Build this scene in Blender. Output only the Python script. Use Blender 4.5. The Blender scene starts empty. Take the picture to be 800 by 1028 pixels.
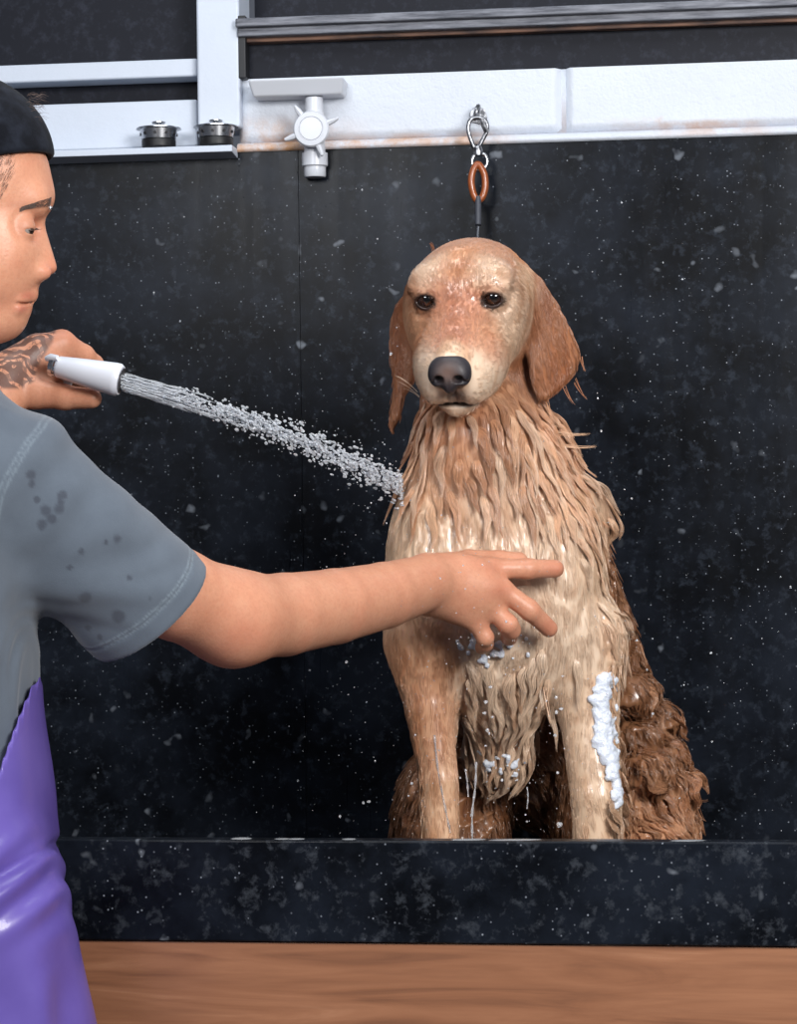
import bpy, math, random
import numpy as np
from mathutils import Vector, Matrix
random.seed(7); RNG = np.random.default_rng(7)
SC = bpy.context.scene; COL = SC.collection
F32 = np.float32
# ------------------------------------------------------------------ camera
FPX = 2400.0; CZ = 1.3; ROLL = 0.013
cr, sr = math.cos(ROLL), math.sin(ROLL)
def W(px, py, Y):
    a = (px-400)/FPX*Y; b = -(py-514)/FPX*Y
    return np.array([a*cr+b*sr, Y, CZ-a*sr+b*cr])
def PX(P):
    P = np.atleast_2d(P); x = P[:,0]; z = P[:,2]-CZ; Y = P[:,1]
    return 400+FPX*(x*cr-z*sr)/Y, 514-FPX*(z*cr+x*sr)/Y
cam = bpy.data.cameras.new('camera'); camo = bpy.data.objects.new('camera', cam); COL.objects.link(camo)
cam.sensor_fit = 'HORIZONTAL'; cam.sensor_width = 36; cam.lens = FPX/800*36
camo.matrix_world = Matrix(((cr,sr,0,0),(0,0,-1,0),(-sr,cr,0,CZ),(0,0,0,1)))
SC.camera = camo
SC.view_settings.view_transform = 'Standard'; SC.view_settings.look = 'None'
SC.view_settings.gamma = 1; SC.view_settings.use_curve_mapping = False; SC.view_settings.exposure = 0.0

# ------------------------------------------------------------------ object helpers
def tag(o, label=None, cat=None, group=None, kind=None):
    if label: o['label'] = label
    if cat: o['category'] = cat
    if group: o['group'] = group
    if kind: o['kind'] = kind
    return o
def link(name, data, parent=None, mat=None):
    o = bpy.data.objects.new(name, data); COL.objects.link(o)
    if parent is not None:
        o.parent = parent; o.matrix_parent_inverse = parent.matrix_world.inverted()
    if mat is not None: data.materials.append(mat)
    return o
def empty(name, loc):
    o = bpy.data.objects.new(name, None); COL.objects.link(o); o.location = loc
    o.matrix_world = Matrix.Translation(Vector(loc)); return o
def mesh_obj(name, V, F, mat=None, parent=None, smooth=True):
    me = bpy.data.meshes.new(name)
    V = np.asarray(V, dtype=F32); me.from_pydata(V.tolist(), [], F if isinstance(F, list) else F.tolist())
    if smooth: me.polygons.foreach_set('use_smooth', [True]*len(me.polygons))
    me.update()
    return link(name, me, parent, mat)
def set_col(o, name, C):
    C = np.asarray(C, dtype=F32)
    if C.ndim == 1:
        a = o.data.attributes.new(name, 'FLOAT', 'POINT'); a.data.foreach_set('value', C)
    else:
        if C.shape[1] == 3: C = np.concatenate([C, np.ones((len(C),1),F32)],1)
        a = o.data.attributes.new(name, 'FLOAT_COLOR', 'POINT'); a.data.foreach_set('color', C.ravel())

class MB:
    def __init__(s): s.v=[]; s.f=[]
    def add(s, V, F):
        n=len(s.v); s.v += [tuple(map(float,p)) for p in V]; s.f += [[i+n for i in f] for f in F]
    def tube(s, pts, rad, n=12, cap=True, closed=False):
        pts=[Vector(p) for p in pts]; m=len(pts)
        rad = rad if hasattr(rad,'__len__') else [rad]*m
        V=[];F=[]; up=None
        for i,p in enumerate(pts):
            if closed: t=(pts[(i+1)%m]-pts[i-1]).normalized()
            else: t=(pts[min(i+1,m-1)]-pts[max(i-1,0)]).normalized()
            if up is None: up = t.orthogonal().normalized()
            up = (up - t*up.dot(t)); up = up.normalized() if up.length>1e-6 else t.orthogonal().normalized()
            b = t.cross(up)
            for k in range(n):
                a=2*math.pi*k/n; V.append(p+(up*math.cos(a)+b*math.sin(a))*rad[i])
        for i in range(m if closed else m-1):
            j=(i+1)%m
            for k in range(n): F.append([i*n+k, i*n+(k+1)%n, j*n+(k+1)%n, j*n+k])
        if cap and not closed: F.append(list(range(n))[::-1]); F.append([(m-1)*n+k for k in range(n)])
        s.add(V,F)
    def lathe(s, o, ax, prof, n=32):   # prof: list of (distance along axis, radius)
        ax=Vector(ax).normalized(); up=ax.orthogonal().normalized(); b=ax.cross(up); V=[]; m=len(prof)
        for d,r in prof:
            for k in range(n):
                a=2*math.pi*k/n; V.append(Vector(o)+ax*d+(up*math.cos(a)+b*math.sin(a))*r)
        F=[[i*n+k,i*n+(k+1)%n,(i+1)*n+(k+1)%n,(i+1)*n+k] for i in range(m-1) for k in range(n)]+[list(range(n))[::-1],[(m-1)*n+k for k in range(n)]]
        s.add(V,F)
    def box(s, o, ex, ey, ez):         # corner and 3 edges
        o,ex,ey,ez=[Vector(q) for q in (o,ex,ey,ez)]
        V=[o,o+ex,o+ex+ey,o+ey,o+ez,o+ex+ez,o+ex+ey+ez,o+ey+ez]
        s.add(V,[[0,3,2,1],[4,5,6,7],[0,1,5,4],[1,2,6,5],[2,3,7,6],[3,0,4,7]])
    def sphere(s, c, r, n=8, sc=(1,1,1)):
        V=[];F=[]; c=Vector(c)
        for i in range(1,n):
            t=math.pi*i/n
            for k in range(2*n):
                a=math.pi*k/n; V.append(c+Vector((r*sc[0]*math.sin(t)*math.cos(a), r*sc[1]*math.sin(t)*math.sin(a), r*sc[2]*math.cos(t))))
        T=len(V); V+= [c+Vector((0,0,r*sc[2])), c-Vector((0,0,r*sc[2]))]; m=2*n
        for i in range(n-2):
            for k in range(m): F.append([i*m+k,(i+1)*m+k,(i+1)*m+(k+1)%m,i*m+(k+1)%m])
        for k in range(m): F.append([T,k,(k+1)%m]); F.append([T+1,(n-2)*m+(k+1)%m,(n-2)*m+k])
        s.add(V,F)
    def build(s, name, mat, parent=None, smooth=True, bevel=0, angle=True):
        o=mesh_obj(name, s.v, s.f, mat, parent, smooth)
        if bevel:
            b=o.modifiers.new('b','BEVEL'); b.width=bevel; b.segments=3; b.limit_method='ANGLE'; b.angle_limit=0.6
        if smooth and angle:
            m=o.data
            try:
                m.set_sharp_from_angle(angle=0.7)
            except Exception: pass
        return o

# ------------------------------------------------------------------ signed distance tools
def _A(x): return np.asarray(x, dtype=F32)
def sd_sphere(P,c,r): return np.linalg.norm(P-_A(c),axis=1)-r
def sd_ell(P,c,r,R=None):
    q=P-_A(c)
    if R is not None: q=q@_A(R)
    r=_A(r); a=q/r; k0=np.sqrt((a*a).sum(1)); b=a/r; k1=np.sqrt((b*b).sum(1))+1e-9
    return k0*(k0-1)/k1
def sd_cone(P,a,b,r1,r2):
    a=_A(a);b=_A(b); ba=b-a; l2=float(ba@ba); rr=r1-r2; a2=l2-rr*rr; il2=1/l2
    pa=P-a; y=pa@ba; z=y-l2
    x2=((pa*l2-y[:,None]*ba)**2).sum(1); y2=y*y*l2; z2=z*z*l2
    k=np.sign(rr)*rr*rr*x2
    d1=np.sqrt(x2+z2)*il2-r2; d2=np.sqrt(x2+y2)*il2-r1; d3=(np.sqrt(np.maximum(x2*a2*il2,0))+y*rr)*il2-r1
    return np.where(np.sign(z)*a2*z2>k, d1, np.where(np.sign(y)*a2*y2<k, d2, d3))
def smin(a,b,k):
    h=np.maximum(k-np.abs(a-b),0)/k; return np.minimum(a,b)-h*h*k*0.25
def smax(a,b,k): return -smin(-a,-b,k)
def sd_poly2(x,y,poly):
    poly=np.asarray(poly,dtype=F32); n=len(poly)
    d=np.full(x.shape,1e9,F32); s=np.ones(x.shape,F32)
    for i in range(n):
        j=i-1; ex,ey=poly[j]-poly[i]; wx=x-poly[i][0]; wy=y-poly[i][1]
        t=np.clip((wx*ex+wy*ey)/(ex*ex+ey*ey),0,1); bx=wx-ex*t; by=wy-ey*t
        d=np.minimum(d,bx*bx+by*by)
        c1=y>=poly[i][1]; c2=y<poly[j][1]; c3=ex*wy>ey*wx
        s=np.where((c1&c2&c3)|(~c1&~c2&~c3),-s,s)
    return s*np.sqrt(d)
def sd_flap(P, polypx, Y0, h, r, bend=None):
    pw=np.array([W(a,b,Y0) for a,b in polypx])[:,[0,2]]
    d=sd_poly2(P[:,0],P[:,2],pw)+r
    yy=P[:,1]-Y0
    if bend is not None: yy=yy-bend(P)
    w=np.abs(yy)-h
    return np.minimum(np.maximum(d,w),0)+np.sqrt(np.maximum(d,0)**2+np.maximum(w,0)**2)-r
class Sdf:
    def __init__(s): s.ops=[]
    def e(s,c,r,k=.02,R=None): s.ops.append(('u',lambda P:sd_ell(P,c,r,R),k,np.array(c,float),max(r))); return s
    def c(s,pts,k=.02):
        C=np.array([p for p,_ in pts],float); m=(C.min(0)+C.max(0))/2
        def fn(P,pts=pts):
            d=None
            for (a,ra),(b,rb) in zip(pts[:-1],pts[1:]):
                v=sd_cone(P,a,b,ra,rb); d=v if d is None else smin(d,v,.004)
            return d
        s.ops.append(('u',fn,k,m,float(np.linalg.norm(C-m,axis=1).max())+max(r for _,r in pts)))
        return s
    def f(s,fn,k=.01,op='u'): s.ops.append((op,fn,k,None,0)); return s
    def cut(s,fn,k=.003): s.ops.append(('s',fn,k,None,0)); return s
    def isect(s,fn,k=.003): s.ops.append(('i',fn,k,None,0)); return s
    def __call__(s,P):
        P=np.asarray(P,dtype=F32); d=np.full(len(P),10.,F32)
        for op,fn,k,c,R in s.ops:
            if op=='u':
                if c is not None and len(P)>2000:
                    lim=R+k+.05; near=((P-_A(c))**2).sum(1)<lim*lim
                    # outside the sphere use a conservative distance
                    far=np.sqrt(((P-_A(c))**2).sum(1))-R
                    v=far
                    if near.any(): v[near]=fn(P[near])
                else: v=fn(P)
                d=smin(d,v,k)
            elif op=='s': d=smax(d,-fn(P),k)
            else: d=smax(d,fn(P),k)
        return d
def axis(*segs):
    out=[]
    for lo,hi,h in segs:
        n=max(1,int(round((hi-lo)/h))); out+= list(lo+(hi-lo)*np.arange(n)/n)
    out.append(segs[-1][1]); 
    while (len(out)-1)%4: out.append(out[-1]+segs[-1][2])
    return np.array(out,dtype=F32)
def polygonise(fn, xs, ys, zs):
    cx,cy,cz=xs[::4],ys[::4],zs[::4]
    G=np.stack(np.meshgrid(cx,cy,cz,indexing='ij'),-1).reshape(-1,3)
    dc=fn(G).reshape(len(cx),len(cy),len(cz))
    a=np.abs(dc); m=a
    def red(A,f):
        A=f(A[:-1],A[1:]); A=f(A[:,:-1],A[:,1:]); return f(A[:,:,:-1],A[:,:,1:])
    mn=red(a,np.minimum)
    diag=np.sqrt((np.diff(cx)**2)[:,None,None]+(np.diff(cy)**2)[None,:,None]+(np.diff(cz)**2)[None,None,:])
    act=(mn<1.4*diag)|(red(dc,np.minimum)*red(dc,np.maximum)<0)
    D=np.repeat(np.repeat(np.repeat(dc,4,0),4,1),4,2)[:len(xs),:len(ys),:len(zs)].copy()
    M=np.zeros((len(xs),len(ys),len(zs)),bool)
    A=np.repeat(np.repeat(np.repeat(act,4,0),4,1),4,2)
    nx,ny,nz=A.shape
    for i in (0,1):
        for j in (0,1):
            for k in (0,1): M[i:i+nx,j:j+ny,k:k+nz]|=A[:M.shape[0]-i,:M.shape[1]-j,:M.shape[2]-k]
    I,J,K=np.nonzero(M)
    out=np.empty(len(I),F32)
    for s in range(0,len(I),400000):
        e=slice(s,s+400000); out[e]=fn(np.stack([xs[I[e]],ys[J[e]],zs[K[e]]],1))
    D[I,J,K]=out
    S=D<0
    c=np.zeros((len(xs)-1,len(ys)-1,len(zs)-1),np.int8)
    for i in (0,1):
        for j in (0,1):
            for k in (0,1): c+=S[i:i+c.shape[0],j:j+c.shape[1],k:k+c.shape[2]]
    ci,cj,ck=np.nonzero((c>0)&(c<8)); n=len(ci)
    idx=np.full(c.shape,-1,np.int32); idx[ci,cj,ck]=np.arange(n)
    acc=np.zeros((n,3)); cnt=np.zeros(n)
    X=(xs,ys,zs)
    for ax in range(3):
        for u in (0,1):
            for v in (0,1):
                o=[0,0,0]; o[(ax+1)%3]=u; o[(ax+2)%3]=v; o2=list(o); o2[ax]=1
                d0=D[ci+o[0],cj+o[1],ck+o[2]]; d1=D[ci+o2[0],cj+o2[1],ck+o2[2]]
                m=(d0<0)!=(d1<0); t=np.where(m,d0/(d0-d1+1e-12),0)
                p=np.stack([xs[ci+o[0]],ys[cj+o[1]],zs[ck+o[2]]],1).astype(float)
                q=np.stack([xs[ci+o2[0]],ys[cj+o2[1]],zs[ck+o2[2]]],1)
                acc+=np.where(m[:,None],p+(q-p)*t[:,None],0); cnt+=m
    V=acc/np.maximum(cnt,1)[:,None]
    F=[]
    for ax in range(3):
        a1,a2=(ax+1)%3,(ax+2)%3
        s0=[slice(None)]*3; s1=[slice(None)]*3; s0[ax]=slice(0,-1); s1[ax]=slice(1,None)
        A0=S[tuple(s0)]; A1=S[tuple(s1)]; E=np.array(np.nonzero(A0!=A1))
        ok=(E[a1]>0)&(E[a2]>0)&(E[a1]<c.shape[a1])&(E[a2]<c.shape[a2]); E=E[:,ok]
        flip=A0[tuple(E)]
        def g(du,dv):
            q=E.copy(); q[a1]-=du; q[a2]-=dv; return idx[tuple(q)]
        Q=np.stack([g(1,1),g(0,1),g(0,0),g(1,0)],1)
        Q[~flip]=Q[~flip][:,::-1]
        F.append(Q)
    F=np.concatenate(F); F=F[(F>=0).all(1)]
    return V.astype(F32),F
def grad(fn,P,e=.0015):
    P=np.asarray(P,F32); k=np.array([[1,-1,-1],[-1,-1,1],[-1,1,-1],[1,1,1]],F32)
    g=sum(kk*fn(P+kk*e)[:,None] for kk in k); return g/(np.linalg.norm(g,axis=1,keepdims=True)+1e-12)
def _h(i,j,k,s):
    h=(i*374761393+j*668265263+k*2147483647+s*1274126177)&0xffffffff
    h=((h^(h>>13))*1274126177)&0xffffffff; return ((h^(h>>16))&0xffff)/65535.0
def noise(P,s=0):
    P=np.asarray(P,float); i=np.floor(P).astype(np.int64); f=P-i; f=f*f*(3-2*f); r=0
    for a in (0,1):
        for b in (0,1):
            for c in (0,1):
                w=(f[:,0] if a else 1-f[:,0])*(f[:,1] if b else 1-f[:,1])*(f[:,2] if c else 1-f[:,2])
                r=r+w*_h(i[:,0]+a,i[:,1]+b,i[:,2]+c,s)
    return r*2-1
def sstep(a,b,x): t=np.clip((x-a)/(b-a),0,1); return t*t*(3-2*t)

# ------------------------------------------------------------------ materials
def srgb(r,g,b):
    f=lambda c:(c/255/12.92) if c/255<=.04045 else ((c/255+.055)/1.055)**2.4
    return (f(r),f(g),f(b))
class Mat:
    def __init__(s,name,base=(.5,.5,.5),rough=.5,**kw):
        s.m=bpy.data.materials.new(name); s.m.use_nodes=True; s.t=s.m.node_tree; s.b=s.t.nodes['Principled BSDF']
        s.b.inputs['Base Color'].default_value=(*base,1); s.b.inputs['Roughness'].default_value=rough
        for k,v in kw.items():
            k={'spec':'Specular IOR Level','metal':'Metallic','trans':'Transmission Weight','ior':'IOR','sss':'Subsurface Weight','coat':'Coat Weight','coatr':'Coat Roughness','sheen':'Sheen Weight','alpha':'Alpha'}[k]
            s.b.inputs[k].default_value=v
    def n(s,typ,**kw):
        nd=s.t.nodes.new(typ)
        for k,v in kw.items():
            if k in nd.inputs: 
                nd.inputs[k].default_value=v
            else: setattr(nd,k,v)
        return nd
    def l(s,a,b): s.t.links.new(a,b)
    def coord(s,scale=(1,1,1),kind='Object'):
        c=s.n('ShaderNodeTexCoord'); m=s.n('ShaderNodeMapping'); m.inputs['Scale'].default_value=scale
        s.l(c.outputs[kind],m.inputs['Vector']); return m.outputs[0]
    def ramp(s,fac,stops,interp='LINEAR'):
        r=s.n('ShaderNodeValToRGB'); r.color_ramp.interpolation=interp; e=r.color_ramp.elements
        while len(e)<len(stops): e.new(.5)
        for el,(p,c) in zip(e,stops): el.position=p; el.color=(*c,1) if len(c)==3 else c
        s.l(fac,r.inputs[0]); return r.outputs[0]
    def noise(s,vec,scale,detail=4,rough=.55,dist=0):
        n=s.n('ShaderNodeTexNoise'); n.inputs['Scale'].default_value=scale; n.inputs['Detail'].default_value=detail
        n.inputs['Roughness'].default_value=rough; n.inputs['Distortion'].default_value=dist
        s.l(vec,n.inputs['Vector']); return n.outputs['Fac']
    def vor(s,vec,scale,feature='F1',out='Distance'):
        n=s.n('ShaderNodeTexVoronoi'); n.feature=feature; n.inputs['Scale'].default_value=scale; s.l(vec,n.inputs['Vector']); return n.outputs[out]
    def mix(s,fac,a,b,mode='MIX'):
        m=s.n('ShaderNodeMix'); m.data_type='RGBA'; m.blend_type=mode
        for sock,v in ((m.inputs[0],fac),(m.inputs[6],a),(m.inputs[7],b)):
            if hasattr(v,'links'): s.l(v,sock)
            elif isinstance(v,tuple): sock.default_value=(*v,1) if len(v)==3 else v
            else: sock.default_value=v
        return m.outputs[2]
    def math(s,op,a,b=0.0,clamp=False):
        m=s.n('ShaderNodeMath'); m.operation=op; m.use_clamp=clamp
        for sock,v in ((m.inputs[0],a),(m.inputs[1],b)):
            if hasattr(v,'links'): s.l(v,sock)
            else: sock.default_value=v
        return m.outputs[0]
    def base(s,c): s.l(c,s.b.inputs['Base Color'])
    def rough(s,c): s.l(c,s.b.inputs['Roughness'])
    def bump(s,h,strength=.3,dist=.002):
        b=s.n('ShaderNodeBump'); b.inputs['Strength'].default_value=strength; b.inputs['Distance'].default_value=dist
        s.l(h,b.inputs['Height']); s.l(b.outputs[0],s.b.inputs['Normal'])
    def attr(s,name,out='Color'):
        a=s.n('ShaderNodeAttribute'); a.attribute_name=name; return a.outputs[out]

def granite(name,up):
    m=Mat(name,(.01,.011,.014),.26,spec=.13)
    v=m.coord()
    a=m.noise(v,9,6,.62); b=m.noise(v,62,6,.68,.2)
    base=m.ramp(a,[(.38,(.0022,.0029,.0046)),(.64,(.0100,.0132,.0205))])
    base=m.mix(m.ramp(b,[(.53,(0,0,0)),(.70,(.6,.6,.6))]),base,((.034,.042,.058) if up else (.06,.068,.082)))
    # crystals
    w=m.n('ShaderNodeTexNoise'); w.inputs['Scale'].default_value=30; m.l(v,w.inputs['Vector'])
    va=m.n('ShaderNodeVectorMath'); va.operation='MULTIPLY_ADD'; m.l(w.outputs['Color'],va.inputs[0]); va.inputs[1].default_value=(.045,.045,.045); m.l(v,va.inputs[2])
    vv=va.outputs[0]
    d1=m.vor(vv,34); c1=m.vor(vv,34,out='Color')
    sp=m.n('ShaderNodeSeparateColor'); m.l(c1,sp.inputs[0])
    pick=m.math('GREATER_THAN',sp.outputs[0],.80)
    core=m.ramp(d1,[(.08,(1,1,1)),(.26,(0,0,0))])
    f1=m.math('MULTIPLY',m.math('MULTIPLY',pick,core),m.math('MULTIPLY',sp.outputs[1],.75 if not up else .5))
    base=m.mix(f1,base,(.30,.33,.38))
    d2=m.vor(v,210); c2=m.vor(v,210,out='Color'); s2=m.n('ShaderNodeSeparateColor'); m.l(c2,s2.inputs[0])
    f2=m.math('MULTIPLY',m.math('MULTIPLY',m.math('GREATER_THAN',s2.outputs[0],.90),m.ramp(d2,[(.1,(1,1,1)),(.3,(0,0,0))])),s2.outputs[1])
    base=m.mix(m.math('MULTIPLY',f2,.8),base,(.32,.35,.40))
    m.base(base)
    # wet film: streaks running down change the gloss
    sv=m.coord((40,40,3)); st=m.noise(sv,1,4,.6,.4)
    m.rough(m.ramp(st,[(.3,(.27,)*3),(.7,(.33,)*3)]))
    dr=m.vor(v,230); c3=m.vor(v,230,out='Color'); s3=m.n('ShaderNodeSeparateColor'); m.l(c3,s3.inputs[0])
    bead=m.math('MULTIPLY',m.math('GREATER_THAN',s3.outputs[2],.92),m.ramp(dr,[(.0,(1,1,1)),(.25,(0,0,0))]))
    m.bump(m.math('ADD',m.math('MULTIPLY',bead,.6),m.math('MULTIPLY',st,.12)),.35,.001)
    return m.m
M={}
M['granite']=granite('black_granite',True)
M['granite_rim']=granite('black_granite_rim',False)
def white_paint(name,base,stain,bump,rough=.5):
    m=Mat(name,base,rough)
    v=m.coord(); n=m.noise(v,7,5,.6); n2=m.noise(v,60,4,.6)
    c=m.mix(m.ramp(n,[(.4,(0,0,0)),(.75,(.35,)*3)]),base,tuple(x*.82 for x in base))
    if stain:
        a=m.attr('stain','Fac'); 
        f=m.math('MULTIPLY',a,m.ramp(m.noise(v,22,5,.7),[(.35,(0,0,0)),(.6,(1,1,1))]))
        c=m.mix(f,c,srgb(196,150,112))
    m.base(c); m.bump(m.math('ADD',n2,m.math('MULTIPLY',m.noise(v,220,3),.5)),bump,.0025)
    return m.m
M['brick']=white_paint('painted_block',srgb(206,212,222),True,.55)
M['frame']=white_paint('white_frame_paint',srgb(200,208,221),False,.12,.4)
M['plastic']=Mat('white_plastic',srgb(204,207,214),.28).m
M['plastic2']=Mat('white_nozzle_plastic',srgb(232,236,246),.3,coat=.3).m
m=Mat('dark_glass',srgb(24,26,34),.5,spec=.15); v=m.coord(); m.base(m.ramp(m.noise(v,60,5,.7),[(.5,srgb(26,28,36)),(.8,srgb(48,51,62))])); M['glass']=m.m
m=Mat('grey_metal',srgb(86,88,96),.45,metal=.5); v=m.coord((2,30,60)); m.base(m.ramp(m.noise(v,2.5,5,.7),[(.3,srgb(44,46,54)),(.7,srgb(128,130,138))])); m.bump(m.noise(v,3,4),.4,.001); M['gmetal']=m.m
m=Mat('rusty_edge',srgb(96,72,62),.7); v=m.coord((1,10,10)); m.base(m.ramp(m.noise(v,9,4),[(.35,srgb(50,42,44)),(.65,srgb(130,96,78))])); M['rust']=m.m
M['black']=Mat('black_void',srgb(22,23,28),.5).m
M['steel']=Mat('steel',(.55,.56,.58),.25,metal=1).m
m=Mat('worn_steel',(.3,.31,.33),.35,metal=1); v=m.coord(); m.base(m.ramp(m.noise(v,160,3),[(.35,(.10,.10,.11)),(.65,(.5,.51,.54))])); M['wsteel']=m.m
M['rubber']=Mat('black_rubber',srgb(18,18,20),.5).m
M['leather']=Mat('brown_rubber',srgb(150,78,38),.3,coat=.4).m
M['sleeve']=Mat('crimp_sleeve',srgb(62,64,72),.5).m
m=Mat('wood_panel',srgb(150,98,66),.38,coat=.25)
v=m.coord((1.1,6,13)); g=m.noise(v,2.4,7,.55,1.6); v2=m.coord((1.5,30,70)); g2=m.noise(v2,2,5,.6)
c=m.ramp(g,[(.25,srgb(112,74,54)),(.42,srgb(146,98,70)),(.6,srgb(160,110,80)),(.78,srgb(184,134,102))])
c=m.mix(m.ramp(g2,[(.45,(0,0,0)),(.75,(.3,)*3)]),c,srgb(110,72,52)); m.base(c); m.bump(g2,.15,.001); M['wood']=m.m
m=Mat('concrete_floor',srgb(110,108,106),.6); v=m.coord(); m.base(m.ramp(m.noise(v,4,6),[(.3,srgb(92,90,90)),(.7,srgb(124,122,120))])); M['floor']=m.m
# skin
m=Mat('skin',srgb(204,140,112),.46,sss=.10,spec=.4); m.b.inputs['Subsurface Radius'].default_value=(.012,.005,.003); m.b.inputs['Subsurface Scale'].default_value=1
v=m.coord(); c=m.mix(m.ramp(m.noise(v,34,4,.6),[(.35,(0,0,0)),(.7,(.6,)*3)]),m.attr('Col'),srgb(188,112,86))
c=m.mix(.45,c,m.attr('Col')); c=m.mix(m.ramp(m.noise(v,260,3,.7),[(.45,(0,0,0)),(.75,(.35,)*3)]),c,srgb(176,112,84))
# tattoo: curling ribbons of ink
w=m.n('ShaderNodeTexWave'); w.wave_type='RINGS'; w.inputs['Scale'].default_value=26; w.inputs['Distortion'].default_value=11; w.inputs['Detail'].default_value=1.2; w.inputs['Detail Scale'].default_value=1.6
m.l(m.coord(),w.inputs['Vector'])
ink=m.ramp(w.outputs['Fac'],[(.42,(0,0,0)),(.52,(1,1,1))])
sh=m.ramp(m.noise(m.coord(),75,3,.5,1.8),[(.48,(0,0,0)),(.56,(1,1,1))])
f=m.math('MULTIPLY',m.attr('tattoo','Fac'),m.math('MAXIMUM',m.math('MULTIPLY',ink,.85),m.math('MULTIPLY',sh,.7)))
c=m.mix(m.math('MULTIPLY',f,.9),c,srgb(42,37,42)); m.base(c)
m.rough(m.ramp(m.noise(m.coord(),20,3),[(.3,(.34,)*3),(.7,(.52,)*3)])); m.bump(m.math('ADD',m.noise(m.coord(),420,2),m.math('MULTIPLY',m.noise(m.coord(),90,3),1.2)),.22,.0012); M['skin']=m.m
m=Mat('grey_cotton',srgb(96,106,118),.92,sheen=.25,spec=.15); v=m.coord(); 
c=m.mix(m.ramp(m.noise(v,24,5,.6),[(.35,(0,0,0)),(.7,(.5,)*3)]),srgb(92,101,112),srgb(79,87,98))
c=m.mix(m.attr('wet','Fac'),c,srgb(62,66,76)); c=m.mix(m.attr('seam','Fac'),c,srgb(120,132,142)); m.base(c)
m.bump(m.noise(v,700,2),.35,.0006); M['shirt']=m.m
m=Mat('purple_vinyl',srgb(98,80,178),.36,coat=.15); v=m.coord(); m.base(m.ramp(m.noise(v,9,4),[(.3,srgb(90,74,152)),(.7,srgb(106,90,170))])); m.bump(m.noise(v,30,3),.15,.003); M['apron']=m.m
m=Mat('black_cap_cloth',srgb(22,24,30),.9,sheen=.04,spec=.1); v=m.coord(); m.bump(m.noise(v,500,2),.3,.0006); m.base(m.ramp(m.noise(v,50,4),[(.4,srgb(16,18,24)),(.75,srgb(36,40,50))])); M['cap']=m.m
M['trouser']=Mat('dark_trousers',srgb(34,36,44),.85).m
M['shoe']=Mat('black_shoe',srgb(20,20,22),.4).m
m=Mat('person_eye',srgb(200,190,184),.12); m.base(m.attr('Col')); M['eyewhite']=m.m
# dog
m=Mat('wet_coat_skin',srgb(200,150,110),.38,spec=.5,coat=.6,coatr=.14); m.base(m.attr('Col')); M['dog']=m.m
m=Mat('wet_fur_strand',srgb(200,150,110),.33,spec=.55,coat=.5,coatr=.14); m.base(m.attr('Col')); M['fur']=m.m
m=Mat('dog_nose_leather',srgb(42,40,46),.5,spec=.4,coat=.2,coatr=.35); v=m.coord(); m.base(m.attr('Col')); m.bump(m.vor(v,900),.5,.0006); M['nose']=m.m
m=Mat('dog_eye',srgb(26,15,11),.05,spec=.7,coat=1,coatr=.02); m.base(m.attr('Col')); M['deye']=m.m
M['phair']=Mat('dark_hair_strand',srgb(84,66,58),.5).m
m=Mat('water',(.93,.96,1),.04,trans=.7,ior=1.33); m.b.inputs['Specular IOR Level'].default_value=.9; M['water']=m.m
m=Mat('soap_foam',srgb(224,230,242),.35,sss=.4,coat=.4); m.b.inputs['Subsurface Radius'].default_value=(.01,.01,.012); m.b.inputs['Subsurface Scale'].default_value=.5
m.bump(m.vor(m.coord(),420),.5,.0012); M['foam']=m.m

# ------------------------------------------------------------------ room, in the wall's own frame
AL=math.atan(.125); UX=Vector((math.cos(AL),-math.sin(AL),0)); UN=Vector((-math.sin(AL),-math.cos(AL),0)); UZ=Vector((0,0,1))
WO=Vector((0,3.6,0))
def wp(px,py,off=0.0,O=WO):     # pixel -> point on a plane parallel to the wall, off in front of it; returns (u,z)
    o=O+UN*off; d=W(px,py,1.0)-np.array([0,0,CZ]); d=Vector(d); c=Vector((0,0,CZ))
    t=(o-c).dot(UN)/d.dot(UN); p=c+d*t; return (p-O).dot(UX), p.z
def wv(u,z,off,O=WO): return O+UX*u+UZ*z+UN*off
def wbox(mb,u0,u1,z0,z1,o0,o1,O=WO):
    mb.box(wv(u0,z0,o0,O), UX*(u1-u0), UN*(o1-o0), UZ*(z1-z0))
def pbox(mb,x0,y0,x1,y1,o0,o1,O=WO):   # pixel rectangle read at its middle lines, front face at o1
    xm,ym=(max(x0,0)+min(x1,800))/2,(y0+y1)/2
    wbox(mb,wp(x0,ym,o1,O)[0],wp(x1,ym,o1,O)[0],wp(xm,y1,o1,O)[1],wp(xm,y0,o1,O)[1],o0,o1,O)
UL,UR=-1.9,1.9
ZF0=W(400,844,2.62)[2]-.150
ztop=wp(400,147,.02)[1]      # top of the granite
# granite slabs with a seam
us=wp(301,300,.02)[0]
for (a,b,l) in ((UL,us-.00025,'black speckled granite slab left of the thin seam behind the person'),(us+.00025,UR,'black speckled granite slab right of the thin seam behind the dog')):
    g=MB(); wbox(g,a,b,ZF0,ztop,0.0005,.02); o=g.build('granite_slab',M['granite'],smooth=False,bevel=.0003); tag(o,l,'wall slab')
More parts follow.
